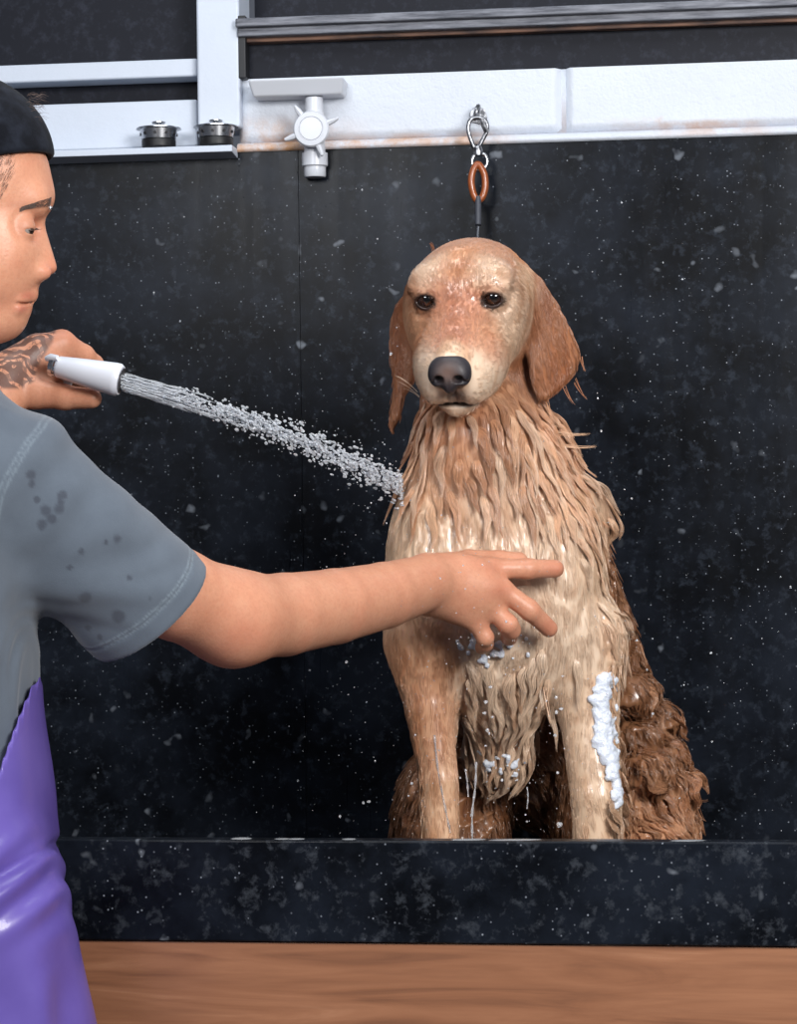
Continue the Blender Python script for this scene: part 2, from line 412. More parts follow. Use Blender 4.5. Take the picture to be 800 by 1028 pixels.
# painted block wall
zj=wp(600,134,.0)[1]; ztw=wp(500,72,.0)[1]
uw0=wp(240,60,0)[0]
g=MB(); wbox(g,UL-.3,UR+.3,0,ztop-.002,-.2,0.0)
wbox(g,UL-.3,UR+.3,zj+.30,3.0,-.2,-.12)
wbox(g,uw0,UR+.3,ztop-.002,zj-.004,-.2,.012)
ws=g.build('wall_back',M['brick'],smooth=False,bevel=.003); tag(ws,'white painted block wall above the black granite','wall',kind='structure')
ub=wp(566,110,.0)[0]
def block(a,b):
    n=60; mb=[]; V=[];F=[]; nz=14
    z0,z1=zj+.002,ztw
    for i in range(n+1):
        for j in range(nz+1):
            u=a+(b-a)*i/n; z=z0+(z1-z0)*j/nz
            e=min(u-a,b-u,z-z0); off=.012*min(1,(e/.006))**.5 if e>0 else 0
            V.append(wv(u,z,off))
    for i in range(n):
        for j in range(nz):
            k=i*(nz+1)+j; F.append([k,k+nz+1,k+nz+2,k+1])
    # sides to the back
    return V,F
g=MB()
for a,b in ((uw0,ub-.003),(ub+.003,ub+.42),(ub+.426,UR+.3)):
    g.add(*block(a,b))
wbox(g,uw0,UR+.3,zj-.006,ztw,-.12,.001)
o=g.build('trim_1',M['brick'],angle=False); tag(o,'course of white painted blocks between the granite and the dark window','wall',kind='structure')
P=np.array([v.co[:] for v in o.data.vertices])
x,y=PX(P); st=np.exp(-((x-270)/70.)**2)*.55*sstep(112,130,y)+ .6*np.exp(-((x-430)/60.)**2)*(y>136)+.5*np.exp(-((x-700)/70.)**2)*(y>120)
set_col(o,'stain',np.clip(st,0,1))
x=np.array([PX(np.array(v.co[:]))[0][0] for v in ws.data.vertices]); set_col(ws,'stain',np.zeros(len(x)))
# rounded white caulk ledge along the granite's top edge
g=MB(); n=80; V=[];F=[]
prof=[(-.001,.0),(-.001,.0245),(.004,.026),(.009,.024),(.0125,.018),(.0125,.0)]
uu=np.linspace(uw0,UR,n+1); sta=[]
for u in uu:
    for dz,of in prof: V.append(wv(u,ztop+dz,of))
for i in range(n):
    for j in range(len(prof)-1): k=i*len(prof)+j; F.append([k,k+len(prof),k+len(prof)+1,k+1])
g.add(V,F); o=g.build('trim_2',M['brick'],angle=False); tag(o,'thin white caulk strip along the top of the granite',kind='structure')
x,y=PX(np.array([v.co[:] for v in o.data.vertices])); set_col(o,'stain',np.clip(1.2*np.exp(-((x-265)/45.)**2)+1.1*np.exp(-((x-370)/60.)**2)+.7*np.exp(-((x-470)/40.)**2)+.5*np.exp(-((x-720)/60.)**2)*(y<136),0,1))
# window 1 (left)
w1=empty('window_1',wv(-.5,ztop,0)); tag(w1,'white framed window with dark panes at the upper left','window',kind='structure')
g=MB(); pbox(g,197,-60,240,128,-.06,.030); g.build('window_frame',M['frame'],w1,smooth=False,bevel=.004)
g=MB(); pbox(g,-300,62,198,80,-.05,.012); g.build('window_rail',M['frame'],w1,smooth=False,bevel=.003)
g=MB(); pbox(g,-300,103,198,150,-.05,.006); g.build('window_rail',M['frame'],w1,smooth=False,bevel=.003)
g=MB(); pbox(g,-300,-80,200,110,-.05,-.035); g.build('window_pane',M['glass'],w1,smooth=False)
# sill that carries the strainers
g=MB(); zl=wp(190,146.5,.066)[1]
pr=[(0.0062,zl),(.064,zl),(.066,zl-.002),(.066,zl-.010),(.0215,zl-.014),(.0205,zl-.014),(.0205,ztop+.0003),(.0062,ztop+.0003)]; n_=len(pr); g.add([wv(u_,z_,o_) for u_ in (UL,uw0) for o_,z_ in pr],[list(range(n_)),list(range(2*n_-1,n_-1,-1))]+[[k,k+n_,(k+1)%n_+n_,(k+1)%n_] for k in range(n_)]); 
o=g.build('trim_3',M['frame'],smooth=False,bevel=.003); tag(o,'white painted sill ledge under the left window',kind='structure')
# window 2 (right): dark opening with a grey metal rail
w2=empty('window_2',wv(.4,ztw,0)); tag(w2,'wide dark window with a grey metal rail above the white blocks','window',kind='structure')
ul=wp(244,40,.0)[0]
g=MB(); wbox(g,ul,UR+.3,ztw-.002,zj+.34,-.11,-.10); g.build('window_pane',M['glass'],w2,smooth=False)
def rail(y0,y1,off,d,mat,name,x0=236):
    g=MB(); a=wp(x0,(y0+y1)/2,off)[0]; zm0=wp(500,y1,off)[1]; zm1=wp(500,y0,off)[1]
    wbox(g,a,UR+.2,zm0,zm1,off-d,off); return g.build(name,mat,w2,smooth=False,bevel=.002)
rail(8,17,.045,.14,M['gmetal'],'window_rail'); rail(16,27,.035,.13,M['gmetal'],'window_rail',238); rail(27,33,.020,.12,M['rust'],'rusty_edge',244)
rail(33,77,.0,.10,M['glass'],'lower_pane',246)
zq=wp(240,80,.02)[1]; g=MB(); g.box(wv(wp(236,30,.05)[0],zq,.0),UX*.012,UN*.03,UZ*.095); g.build('side_frame',M['black'],w2,smooth=False,bevel=.002)

# floor
g=MB(); g.box((-3,-1.5,-.05),(6,0,0),(0,6,0),(0,0,.05)); o=g.build('floor',M['floor'],smooth=False); tag(o,'grey concrete floor',kind='structure')

# ------------------------------------------------------------------ tub
TO=Vector((0,2.62,0)); ZR=W(400,844,2.62)[2]; ZB=W(400,947,2.62)[2]; ZF=ZR-.150
tub=empty('dog_bath_tub',(0,2.62,0)); tag(tub,'raised dog washing tub with black granite rim and wooden front panel','tub')
DEP=(WO-TO).dot(-UN)
g=MB(); wbox(g,-1.3,1.3,ZB,ZR,-.022,0,TO); g.build('tub_rim',M['granite_rim'],tub,smooth=False,bevel=.0025)
g=MB(); wbox(g,-1.3,1.3,ZF-.02,ZF,-(DEP-.0225),-.0222,TO); wbox(g,-1.3,-1.278,ZF,ZR,-(DEP-.0225),-.0222,TO); wbox(g,1.278,1.3,ZF,ZR,-(DEP-.0225),-.0222,TO)
g.build('basin_floor',M['granite_rim'],tub,smooth=False,bevel=.002)
g=MB(); wbox(g,-1.3,1.3,.10,ZB-.0015,-.0218,-.006,TO); g.build('wooden_panel',M['wood'],tub,smooth=False,bevel=.001)
g=MB(); wbox(g,-1.28,1.28,0,.10,-.08,-.05,TO); wbox(g,-1.28,-1.25,0,ZF-.021,-(DEP-.03),-.031,TO); wbox(g,1.25,1.28,0,ZF-.021,-(DEP-.03),-.031,TO)
g.build('plinth',M['black'],tub,smooth=False)
# puddle highlights on the rim
g=MB()
for x,l,h in ((242,.012,.0016),(283,.009,.001),(297,.01,.001),(470,.02,.0012),(517,.03,.001),(350,.008,.001),(690,.02,.001)):
    u=wp(x,844,-.008,TO)[0]; c=wv(u,ZR,-.010,TO); g.sphere(c,1,6,(l,.006,h))
o=g.build('water_puddle',M['water']); tag(o,'small beads of water lying along the black tub rim','water',kind='stuff')

# ------------------------------------------------------------------ strainers
def strainer(px,py,label):
    u=wp(px,py,.042)[0]; b=wv(u,zl,.042); o=empty('sink_strainer',b); tag(o,label,'strainer','metal sink strainers on the window sill')
    g=MB(); g.lathe(b,(0,0,1),[(.0004,.002),(.0005,.021),(.003,.0255),(.012,.026),(.014,.025)],32); g.build('rubber_seal',M['rubber'],o)
    g=MB(); g.lathe(b,(0,0,1),[(.0145,.0225),(.0146,.026),(.029,.0285),(.030,.034),(.0315,.0335),(.032,.029),(.031,.006)],32); g.build('basket',M['steel'],o)
    for k in range(10):
        g=MB(); a=k*math.pi/5+.2; q=b+Vector((math.cos(a)*.0272,math.sin(a)*.0272,.022)); g.lathe(q,(math.cos(a),math.sin(a),0),[(0,.0024),(.0012,.0024)],10); g.build('drain_hole',M['black'],o)
    g=MB(); g.lathe(b,(0,0,1),[(.030,.003),(.037,.003),(.038,.0085),(.0395,.0105),(.041,.0105),(.042,.006),(.0425,.002)],24); g.build('knob',M['steel'],o)
strainer(159.5,146,'left metal sink strainer with knob on the white sill')
strainer(217,145,'right metal sink strainer beside the window jamb on the sill')

# ------------------------------------------------------------------ white bracket and valve
g=MB(); a=wp(250,88,.05)[0]; b=wp(346,88,.05)[0]; z1=wp(298,80,.05)[1]; z0=wp(298,96,.05)[1]
br=[]
V=[wv(a,z1,.0121),wv(b,z1,.0121),wv(b,z1,.062),wv(a,z1,.062),wv(a+.006,z0,.0121),wv(b-.004,z0,.0121),wv(b-.004,z0,.05),wv(a+.006,z0,.05)]
g.add(V,[[0,1,2,3],[4,7,6,5],[0,4,5,1],[1,5,6,2],[2,6,7,3],[3,7,4,0]])
o=g.build('wall_bracket',M['plastic'],smooth=False,bevel=.003); tag(o,'flat white wedge bracket on the block wall above the valve','bracket')
ve=wv(wp(314,131,.05)[0],wp(314,131,.05)[1],.035); s=3.55/2400
val=empty('pipe_valve',ve); tag(val,'white plastic pipe valve with round handle over the granite','valve')
c=ve
g=MB(); g.lathe(c+Vector((0,0,.051)),(0,0,-1),[(0,.0135),(.020,.0135),(.021,.0145),(.034,.0145),(.036,.016),(.082,.016),(.083,.0195),(.102,.0195),(.103,.0175),(.104,.0165),(.117,.0165),(.119,.015)],32); g.build('pipe',M['plastic'],val)
g=MB(); g.lathe(c,UN,[(.0,.016),(.022,.018),(.023,.026),(.030,.027),(.033,.025),(.0335,.0185),(.0315,.018),(.0315,.017),(.034,.0165),(.0345,.002)],40)
g.build('round_handle',M['plastic'],val)
for ang in (125,20,200,292):
    g=MB(); a=math.radians(ang); d=UX*math.cos(a)+UZ*math.sin(a); g.tube([c+UN*.027+d*.024,c+UN*.027+d*.034,c+UN*.029+d*.043],[.005,.0042,.0022],8); g.build('handle_lug',M['plastic'],val)

# ------------------------------------------------------------------ eye bolt and tether
eb=wv(wp(479,114,.03)[0],wp(479,114,.03)[1],.0)
bolt=empty('eye_bolt',eb+UN*.012); tag(bolt,'steel eye bolt fixed in the white block wall above the dog','bolt')
g=MB(); g.tube([eb+UN*.010,eb+UN*.016],.014,6); g.build('hex_nut',M['wsteel'],bolt,smooth=False,bevel=.001)
g=MB(); g.tube([eb+UN*.012,eb+UN*.03],.0042,10)
ring=[eb+UN*(.038+.010*math.cos(a))+UZ*.010*math.sin(a)+UX*.003*math.sin(a) for a in np.linspace(0,2*math.pi,20,endpoint=False)]
g.tube(ring,.0032,8,closed=True); g.build('eye_ring',M['wsteel'],bolt)
te=empty('dog_tether',W(478,150,3.52)); tag(te,'steel snap hook with brown loop and cable holding the dog','tether')
YT=3.52
def curve_px(pts,Y=YT,dy=None): return [W(a,b,Y+(dy[i] if dy else 0)) for i,(a,b) in enumerate(pts)]
def smooth_path(pts,n=6,closed=False):
    pts=[Vector(p) for p in pts]; out=[]; m=len(pts)
    rng=range(m if closed else m-1)
    for i in rng:
        p0=pts[(i-1)%m] if closed or i>0 else pts[0]; p1=pts[i]; p2=pts[(i+1)%m]; p3=pts[(i+2)%m] if closed or i+2<m else pts[-1]
        for k in range(n):
            t=k/n; out.append(.5*((2*p1)+(p2-p0)*t+(2*p0-5*p1+4*p2-p3)*t*t+(3*p1-p0-3*p2+p3)*t**3))
    if not closed: out.append(pts[-1])
    return out
g=MB(); g.tube(smooth_path(curve_px([(479,118),(472,121),(470,130),(473,141),(478,150),(484,141),(489,130),(487,121)]),6,True),.0032,10,closed=True)
g.tube(curve_px([(479,147),(480,152),(480,156)]),[.006,.0075,.007],12); g.tube(curve_px([(483,120),(489,133)],YT-.002),.0042,8)
g.build('snap_hook',M['wsteel'],te)
g=MB(); g.tube(smooth_path(curve_px([(480,154),(475,158),(474,165),(478,170),(484,171),(489,164),(487,156)]),6,True),.0028,10,closed=True); g.build('swivel_ring',M['steel'],te)
g=MB(); g.tube(smooth_path(curve_px([(480,165),(475,171),(473,182),(475,194),(479,201),(484,198),(487,188),(486,175)],YT-.004),6,True),.0052,10,closed=True)
g.build('brown_loop',M['leather'],te)
cable=[W(480,198,3.515),W(480,226,3.50),W(479,240,3.48),W(479,300,3.40),W(480,365,3.22),W(482,395,3.17)]
g=MB(); g.tube(cable[:2],.0048,12); g.build('crimp_sleeve',M['sleeve'],te)
g=MB(); g.tube(smooth_path(cable[1:],5),.0022,8); g.build('cable',M['steel'],te)
# ------------------------------------------------------------------ hair strands
def hair_obj(name,P,Rr,C,mat,parent):     # P (n,k,3), Rr (k,) or (n,k), C (n,3)
    n,k=P.shape[:2]; hc=bpy.data.hair_curves.new(name); hc.add_curves([k]*n)
    hc.position_data.foreach_set('vector',np.ascontiguousarray(P,dtype=F32).ravel())
    a=hc.attributes.get('radius') or hc.attributes.new('radius','FLOAT','POINT')
    a.data.foreach_set('value',np.ascontiguousarray(np.broadcast_to(Rr,(n,k)),dtype=F32).ravel())
    if C is not None:
        a=hc.attributes.new('Col','FLOAT_COLOR','CURVE'); a.data.foreach_set('color',np.concatenate([C,np.ones((n,1))],1).astype(F32).ravel())
    return link(name,hc,parent,mat)
def sample_mesh(V,F,dens,n,rng):          # area * density sampling; dens per face
    t=np.concatenate([F[:,[0,1,2]],F[:,[0,2,3]]]); dd=np.concatenate([dens,dens])
    a,b,c=V[t[:,0]],V[t[:,1]],V[t[:,2]]; ar=np.linalg.norm(np.cross(b-a,c-a),axis=1)*dd
    cum=np.cumsum(ar); i=np.searchsorted(cum,rng.random(n)*cum[-1]); i=np.minimum(i,len(t)-1)
    u=rng.random(n);v=rng.random(n); m=u+v>1; u[m]=1-u[m]; v[m]=1-v[m]
    return (a[i]+(b[i]-a[i])*u[:,None]+(c[i]-a[i])*v[:,None]).astype(F32), i%len(F)
def nrm(v): return v/(np.linalg.norm(v,axis=-1,keepdims=True)+1e-9)
def grow(fn,root,flowf,L,lift,k,grav=0,wob=0,rng=RNG,curl=0,base=.0006):   # guide strands that follow the surface
    n=len(root); pts=[root.copy()]; p=root.copy(); N=grad(fn,p); w=nrm(rng.normal(size=(n,3)))*wob
    ph=rng.random(n)*6.28
    prev=None
    for i in range(1,k):
        t=i/(k-1); f=flowf(p); f=f-N*(f*N).sum(1,keepdims=True); f=nrm(f)
        if curl is not 0:
            s=np.cross(f,N); f=f+s*(np.sin(ph+t*9)*curl)[:,None]
        d=nrm(f+w*1.0)
        if prev is not None: d=nrm(d*.6+prev*.4)
        d=nrm(d+np.array([0,0,-1.])*(grav*t)[:,None] if hasattr(grav,'__len__') else d+np.array([0,0,-1.])*grav*t)
        prev=d
        p=(p+d*(L/(k-1))[:,None]).astype(F32)
        dist=fn(p); N=grad(fn,p)
        tgt=base+lift*(t**1.4)
        corr=np.where(dist<tgt, tgt-dist, np.minimum(0,(tgt-dist))*.7*(1-.55*t))
        p=(p+N*corr[:,None]).astype(F32); pts.append(p.copy())
    return np.stack(pts,1)
def clumps(G,N,M_,R,clump,rng,frizz=.0004,lenvar=.25,lens=False):   # children round every guide, closing together at the tip
    n,k=G.shape[:2]; T=nrm(G[:,1]-G[:,0]); B=nrm(np.cross(T,N)); 
    a=rng.random((n,M_))*2*np.pi; r=np.sqrt(rng.random((n,M_)))*R[:,None]
    off=(B[:,None]*(np.cos(a)*r)[...,None]+T[:,None]*(np.sin(a)*r)[...,None])
    t=np.linspace(0,1,k)[None,None,:,None]; cl=np.broadcast_to(np.asarray(clump),(n,))[:,None,None,None]
    ls=(1-lenvar*rng.random((n,M_)))
    # length variation: resample along the guide
    tt=np.linspace(0,1,k)[None,None,:]*ls[...,None]*(k-1); i0=np.minimum(tt.astype(int),k-2); fr=(tt-i0)[...,None]
    Gi=G[np.arange(n)[:,None,None],i0]*(1-fr)+G[np.arange(n)[:,None,None],i0+1]*fr
    P=Gi+off[:,:,None]*((1-cl*t**.6) if not lens else np.minimum(1,.15+2.6*t)*(1-cl*t**1.3))+rng.normal(size=(n,M_,1,3))*frizz*t
    return P.reshape(n*M_,k,3)

# ------------------------------------------------------------------ dog
HP,HY=math.radians(20),math.radians(11)
HE=W(461.5,300,2.935)
fw=np.array([-math.sin(HY)*math.cos(HP),-math.cos(HY)*math.cos(HP),-math.sin(HP)])
rt=np.array([math.cos(HY),-math.sin(HY),0]); upv=-np.cross(rt,fw)
HM=np.stack([rt,fw,upv],1)
HS=1.18
def H(x,y,z): return HE+HM@np.array([x,y,z])*HS
def HL(P): return ((np.asarray(P)-HE)@HM)/HS
D=Sdf()
# trunk
D.e(W(495,565,3.07),(.108,.115,.165),.05)
D.c([(W(505,560,3.17),.125),(W(560,735,3.36),.135)],.06)
D.e(W(432,578,3.035),(.053,.075,.13),.04)
D.e(W(556,590,3.05),(.058,.08,.145),.04)
D.e(W(500,640,3.045),(.085,.08,.09),.04)
D.c([(W(500,690,3.07),.062),(W(500,715,3.08),.040)],.03)
D.e(W(502,750,3.11),(.040,.04,.050),.03)
D.c([(W(585,500,3.07),.024),(W(613,527,3.07),.005)],.015)
for x,y,Y,r in ((643,696,3.21,.018),(660,725,3.22,.022),(640,740,3.17,.022),(668,762,3.21,.024),(650,775,3.14,.022),(682,792,3.20,.020),(630,700,3.16,.02)): D.e(W(x,y,Y),(r*1.15,r,r*.85),.010)
# neck and ruff
D.c([(W(476,335,3.08),.068),(W(484,410,3.07),.078),(W(492,480,3.06),.100)],.03)
D.e(W(478,440,3.0),(.062,.05,.06),.03)
D.c([(W(540,440,3.06),.020),(W(564,500,3.06),.018)],.035)
# front legs and paws
D.c([(W(424,645,3.03),.044),(W(431,712,3.01),.029),(W(441,785,2.995),.0225),(W(444,885,2.99),.020)],.03)
D.c([(W(586,640,3.04),.048),(W(590,720,3.025),.034),(W(598,800,3.0),.030),(W(599,882,2.99),.026)],.03)
zf=ZF+.001
for x in (443,600):
    q=W(x,880,2.965); q[2]=zf+.021; D.e(q,(.030,.042,.021),.012)
    for t in (-1.5,-.5,.5,1.5):
        D.e((q[0]+t*.0125,q[1]-.032+.004*abs(t),zf+.0125),(.0085,.014,.0125),.004)
# hind quarters
D.e(W(614,812,3.26),(.072,.12,.120),.04)
D.e(W(452,835,3.24),(.070,.12,.115),.04)
for x,Y in ((418,3.13),(655,3.12)):
    q=W(x,885,Y); q[2]=zf+.021; D.e(q,(.032,.06,.021),.015)
    for t in (-1,0,1): D.e((q[0]+t*.016,q[1]-.052,zf+.012),(.010,.014,.012),.004)
# tail laid round to the right
q=lambda x,y,Y:W(x,y,Y)
D.c([(q(620,800,3.42),.045),(q(656,805,3.36),.040),(q(662,834,3.24),.044),(q(650,862,3.14),.036)],.03)
# head
def he(x,y,z,r,k): D.e(H(x,y,z),tuple(v*HS for v in r),k*HS,HM)
def hc_(pts,k): D.c([(H(*p),r*HS) for p,r in pts],k*HS)
he(.002,-.066,-.004,(.060,.072,.049),.02)
he(0,-.032,.002,(.050,.040,.042),.02)
for s in (-1,1):
    he(s*.030,-.012,.020,(.021,.018,.013),.018)
    he(s*.040,-.045,-.035,(.026,.044,.042),.03)
hc_([((0,-.010,-.020),.0285),((0,.040,-.037),.0235),((0,.080,-.049),.0190)],.022)
for s in (-1,1):
    he(s*.0185,.050,-.067,(.0205,.040,.031),.014)
    he(s*.025,.012,-.060,(.024,.045,.032),.022)
hc_([((0,-.02,-.082),.030),((0,.052,-.092),.0185)],.010)
# mouth crease between lip and jaw
def mouth(P):
    q=HL(P); zc=-.0925-.10*np.abs(q[:,0]); return np.sqrt((q[:,2]-zc)**2+np.maximum(np.abs(q[:,0])-.034,0)**2+np.maximum(.0-q[:,1],0)**2)-.0012
D.cut(mouth,.006)
D.cut(lambda P:(lambda q:np.sqrt(q[:,0]**2+np.maximum(np.abs(q[:,2]+.080)-.010,0)**2+np.maximum(.075-q[:,1],0)**2)-.0010)(HL(P)),.005)
# eyes: lids round an almond opening
EX,EYY,EZ,ER=.0350,.0005,.000,.0122
for s in (-1,1):
    c=H(s*EX,EYY-.004,EZ)
    D.cut(lambda P,c=c:sd_sphere(P,c,.0155*HS),.012)
    D.e(c,(.0140*HS,)*3,.010)
    he(s*.034,-.003,.0130,(.017,.009,.0040),.010)
    D.cut(lambda P,c=c,s=s:sd_ell(P,c+HM@np.array([0,.014,.0002]),(.0104,.024,.0070),HM),.0025)
    D.cut(lambda P,c=c:sd_sphere(P,c,.0120*HS),.001)
# ears
earR=[(524,268),(541,278),(560,304),(576,330),(584,354),(580,372),(566,386),(550,400),(541,400),(534,382),(529,345),(522,300)]
earL=[(424,284),(408,294),(397,306),(392,326),(392,352),(395,378),(393,402),(391,424),(394,430),(400,418),(405,396),(412,384),(420,372),(424,340),(424,300)]
bR=lambda P:-.030*np.clip((P[:,0]-W(530,0,3.0)[0])/.06,0,1.2)**1.0*0+.045*np.clip((P[:,0]-W(535,300,3.0)[0])/.06,0,1.3)
bL=lambda P:.05*np.clip((W(425,300,3.02)[0]-P[:,0])/.05,0,1.2)
D.f(lambda P:sd_flap(P,earR,3.005,.0015,.0045,bR)*.85,.012)
D.f(lambda P:sd_flap(P,earL,3.025,.0015,.004,bL)*.8,.010)
# flow of the coat: (px,py,Y, direction, radius)
FL=[(H(0,.08,-.03),H(0,.05,-.02)-H(0,.08,-.04),.03),(H(0,.03,-.01),H(0,0,.02)-H(0,.03,-.01),.03),(H(0,-.02,.05),H(0,-.06,.06)-H(0,0,.05),.04),
 (H(.03,-.01,.04),H(.045,-.06,.05)-H(.03,0,.04),.03),(H(-.03,-.01,.04),H(-.045,-.06,.05)-H(-.03,0,.04),.03),
 (H(.03,.05,-.06),H(.05,-.0,-.075)-H(.03,.05,-.06),.03),(H(-.03,.05,-.06),H(-.05,-.0,-.075)-H(-.03,.05,-.06),.03),
 (H(.05,-.03,-.02),H(.06,-.06,-.06)-H(.05,-.02,-.02),.035),(H(-.05,-.03,-.02),H(-.06,-.06,-.06)-H(-.05,-.02,-.02),.035),
 (H(.06,-.06,-.06),np.array([.15,.2,-1]),.03),(H(-.06,-.06,-.06),np.array([-.15,.2,-1]),.03),
 (W(560,330,3.0),np.array([.25,.1,-1]),.05),(W(400,350,3.0),np.array([-.05,.1,-1]),.05),
 (W(470,430,2.97),np.array([.12,0,-1]),.06),(W(430,450,3.0),np.array([-.12,0,-1]),.05),(W(530,440,3.0),np.array([.35,0,-1]),.05),(W(565,480,3.03),np.array([.42,0,-1]),.05),
 (W(500,520,2.97),np.array([.15,0,-1]),.07),(W(440,540,2.97),np.array([.1,0,-1]),.07),(W(575,560,3.0),np.array([.2,.05,-1]),.07),
 (W(500,640,2.97),np.array([-.05,0,-1]),.07),(W(470,700,3.0),np.array([-.05,0,-1]),.05),(W(535,690,3.0),np.array([-.25,0,-1]),.05),
 (W(435,740,2.98),np.array([.08,0,-1]),.07),(W(597,740,2.98),np.array([.06,0,-1]),.07),
 (W(630,640,3.2),np.array([.4,.2,-1]),.08),(W(650,740,3.2),np.array([.5,0,-1]),.08),(W(680,820,3.2),np.array([-.2,0,-1]),.05),
 (W(420,800,3.15),np.array([-.3,0,-1]),.07)]
FLp=np.array([f[0] for f in FL]); FLd=nrm(np.array([f[1] for f in FL])); FLr=np.array([f[2] for f in FL])
def dflow(P):
    d2=((P[:,None]-FLp[None])**2).sum(2)/(FLr**2)[None]; w=np.exp(-d2)+1e-6/(1+d2); 
    return nrm((w[...,None]*FLd[None]).sum(1)/w.sum(1,keepdims=True))
G1=srgb(212,158,120); G2=srgb(226,184,149); CR=srgb(230,204,178); CR2=srgb(221,190,160); DK=srgb(166,110,76); BR=srgb(142,98,68); PK=srgb(200,140,110)
CP=[(H(0,-.05,.075),G1,.05),(H(0,.0,.04),G1,.02),(H(.028,-.005,.034),CR,.016),(H(-.028,-.005,.034),CR,.016),(H(0,.02,-.005),PK,.025),(H(0,.05,-.02),PK,.022),
 (H(.024,.03,-.035),G1,.022),(H(-.024,.03,-.035),G1,.022),(H(.018,.012,-.022),DK,.010),(H(-.018,.012,-.022),DK,.010),(H(.030,.045,-.045),PK,.014),(H(.028,.055,-.065),CR,.024),(H(-.028,.055,-.065),CR,.024),(H(0,.07,-.09),CR,.02),(H(0,.083,-.03),CR2,.012),
 (H(.05,-.015,-.03),CR,.028),(H(-.05,-.015,-.03),G2,.02),(H(.042,-.005,-.05),CR2,.02),(H(-.045,0,-.045),G1,.02),(H(.062,-.05,.0),CR2,.02),
 (W(560,330,3.0),DK,.055),(W(545,390,3.0),DK,.03),(W(398,350,3.0),DK,.045),(W(395,410,3.0),DK,.03),
 (W(440,430,2.98),G1,.035),(W(480,430,2.97),DK,.03),(W(520,420,2.98),G2,.03),(W(550,430,3.0),G1,.03),(W(420,480,3.),G2,.03),(W(470,470,2.97),G1,.03),(W(500,490,2.96),CR,.035),(W(550,490,2.98),G2,.035),
 (W(410,560,2.98),CR2,.05),(W(480,540,2.95),CR2,.05),(W(550,560,2.96),CR,.05),(W(590,570,3.),CR2,.04),(W(560,640,2.97),CR,.05),(W(500,620,2.96),CR,.05),(W(430,650,2.98),G1,.035),
 (W(430,720,2.98),G1,.035),(W(444,820,2.98),G2,.04),(W(596,720,2.98),CR2,.04),(W(598,820,2.98),CR2,.05),(W(500,700,3.),CR,.05),(W(500,760,3.03),G1,.04),
 (W(505,750,3.08),CR,.04),(W(500,780,3.08),CR,.03),(W(480,830,3.14),BR,.05),(W(540,820,3.12),BR,.05),(W(630,640,3.2),BR,.07),(W(650,740,3.2),BR,.08),(W(680,820,3.15),G1,.05),(W(415,820,3.12),BR,.06),(W(560,600,3.4),BR,.15)]
CPp=np.array([c[0] for c in CP]); CPc=np.array([c[1] for c in CP]); CPr=np.array([c[2] for c in CP])
def dcol(P,warp=.008):
    Q=P+warp*np.stack([noise(P*70,1),noise(P*70,2),noise(P*50,3)],1)
    d2=((Q[:,None]-CPp[None])**2).sum(2)/(CPr**2)[None]; w=np.exp(-d2*.8)+1e-4/(1+d2*d2)
    c=(w[...,None]*CPc[None]).sum(1)/w.sum(1,keepdims=True)
    st=sstep(-.1,.7,noise(P*np.array([75,75,11])+2*noise(P*14,51)[:,None],52))*.75; c=c*(1-st[:,None])+c*np.array([.80,.66,.56])*st[:,None]
    q=HL(P)
    for s in (-1,1):     # dark rims of the eyelids, with the tear line
        e=np.sqrt(((q[:,0]-s*EX)/1.25)**2+(q[:,2]-EZ+.0003)**2); f=(1-sstep(.0088,.0112,e))*(q[:,1]>-.02)
        c=c*(1-f[:,None])+np.array(srgb(54,36,30))*f[:,None]
    nd=np.linalg.norm((q-np.array([0,.090,-.056]))/np.array([.022,.026,.018]),axis=1); f=(1-sstep(.75,1.0,nd))[:,None]; c=c*(1-f)+np.array(srgb(22,18,18))*f
    m=(1-sstep(.001,.005,mouth(P)+.0012))*(q[:,1]>-.01); c=c*(1-.85*m[:,None])+np.array(srgb(44,34,34))*.85*m[:,None]
    b=np.exp(-((q[:,0]/.016)**2+((q[:,2]+.080)/.009)**2))*(q[:,1]>.06)*.8; c=c*(1-b[:,None])+np.array(srgb(70,64,70))*b[:,None]
    return np.clip(c,0,1)
xs=axis((W(385,600,3.0)[0]-.03,W(702,800,3.2)[0]+.03,.0022))
ys=axis((2.80,3.10,.0018),(3.10,3.56,.0036))
zs=axis((ZF-.004,1.20,.0025),(1.20,CZ+.365,.0017))
dV,dF=polygonise(D,xs,ys,zs)
print('dog verts',len(dV))
dN=grad(D,dV)
hq=HL(dV); headm=np.maximum(1-sstep(.11,.15,np.linalg.norm(hq-np.array([0,-.03,-.01]),axis=1)),(hq[:,1]>.0)*(1-sstep(.15,.17,np.linalg.norm(hq,axis=1))))
# wet locks: ridges that run with the coat
fx,fy=PX(dV)
def ridges(P,fl):
    Q=np.stack([P[:,0]*95+noise(P*np.array([14,14,9]),9)*3.2,P[:,1]*95,P[:,2]*13+noise(P*30,4)*.6],1)
    Q2=np.stack([P[:,0]*230+noise(P*np.array([30,30,14]),8)*2.5,P[:,1]*230,P[:,2]*30],1)
    r1=1-np.abs(noise(Q,11))*2; r2=1-np.abs(noise(Q2,12))*2
    return r1,r2
r1,r2=ridges(dV,None)
chest=sstep(400,430,fy)*(1-sstep(640,700,fy))*(dV[:,1]<3.2)
legs=sstep(670,720,fy)*(((fx>405)&(fx<468))|((fx>565)&(fx<632)))*(dV[:,1]<3.1)
belly=sstep(620,680,fy)*np.exp(-((fx-510)/45.)**4)*(dV[:,1]<3.2)
rear=np.clip(sstep(600,640,fx)*sstep(540,600,fy)+(dV[:,1]>3.12),0,1)*(1-headm)
amp=.0028*chest*(1-headm)+.0004*legs+.0025*belly+.0002*headm; am2=.0009*chest*(1-headm)+.0003*legs+.0012*belly+.0002*headm
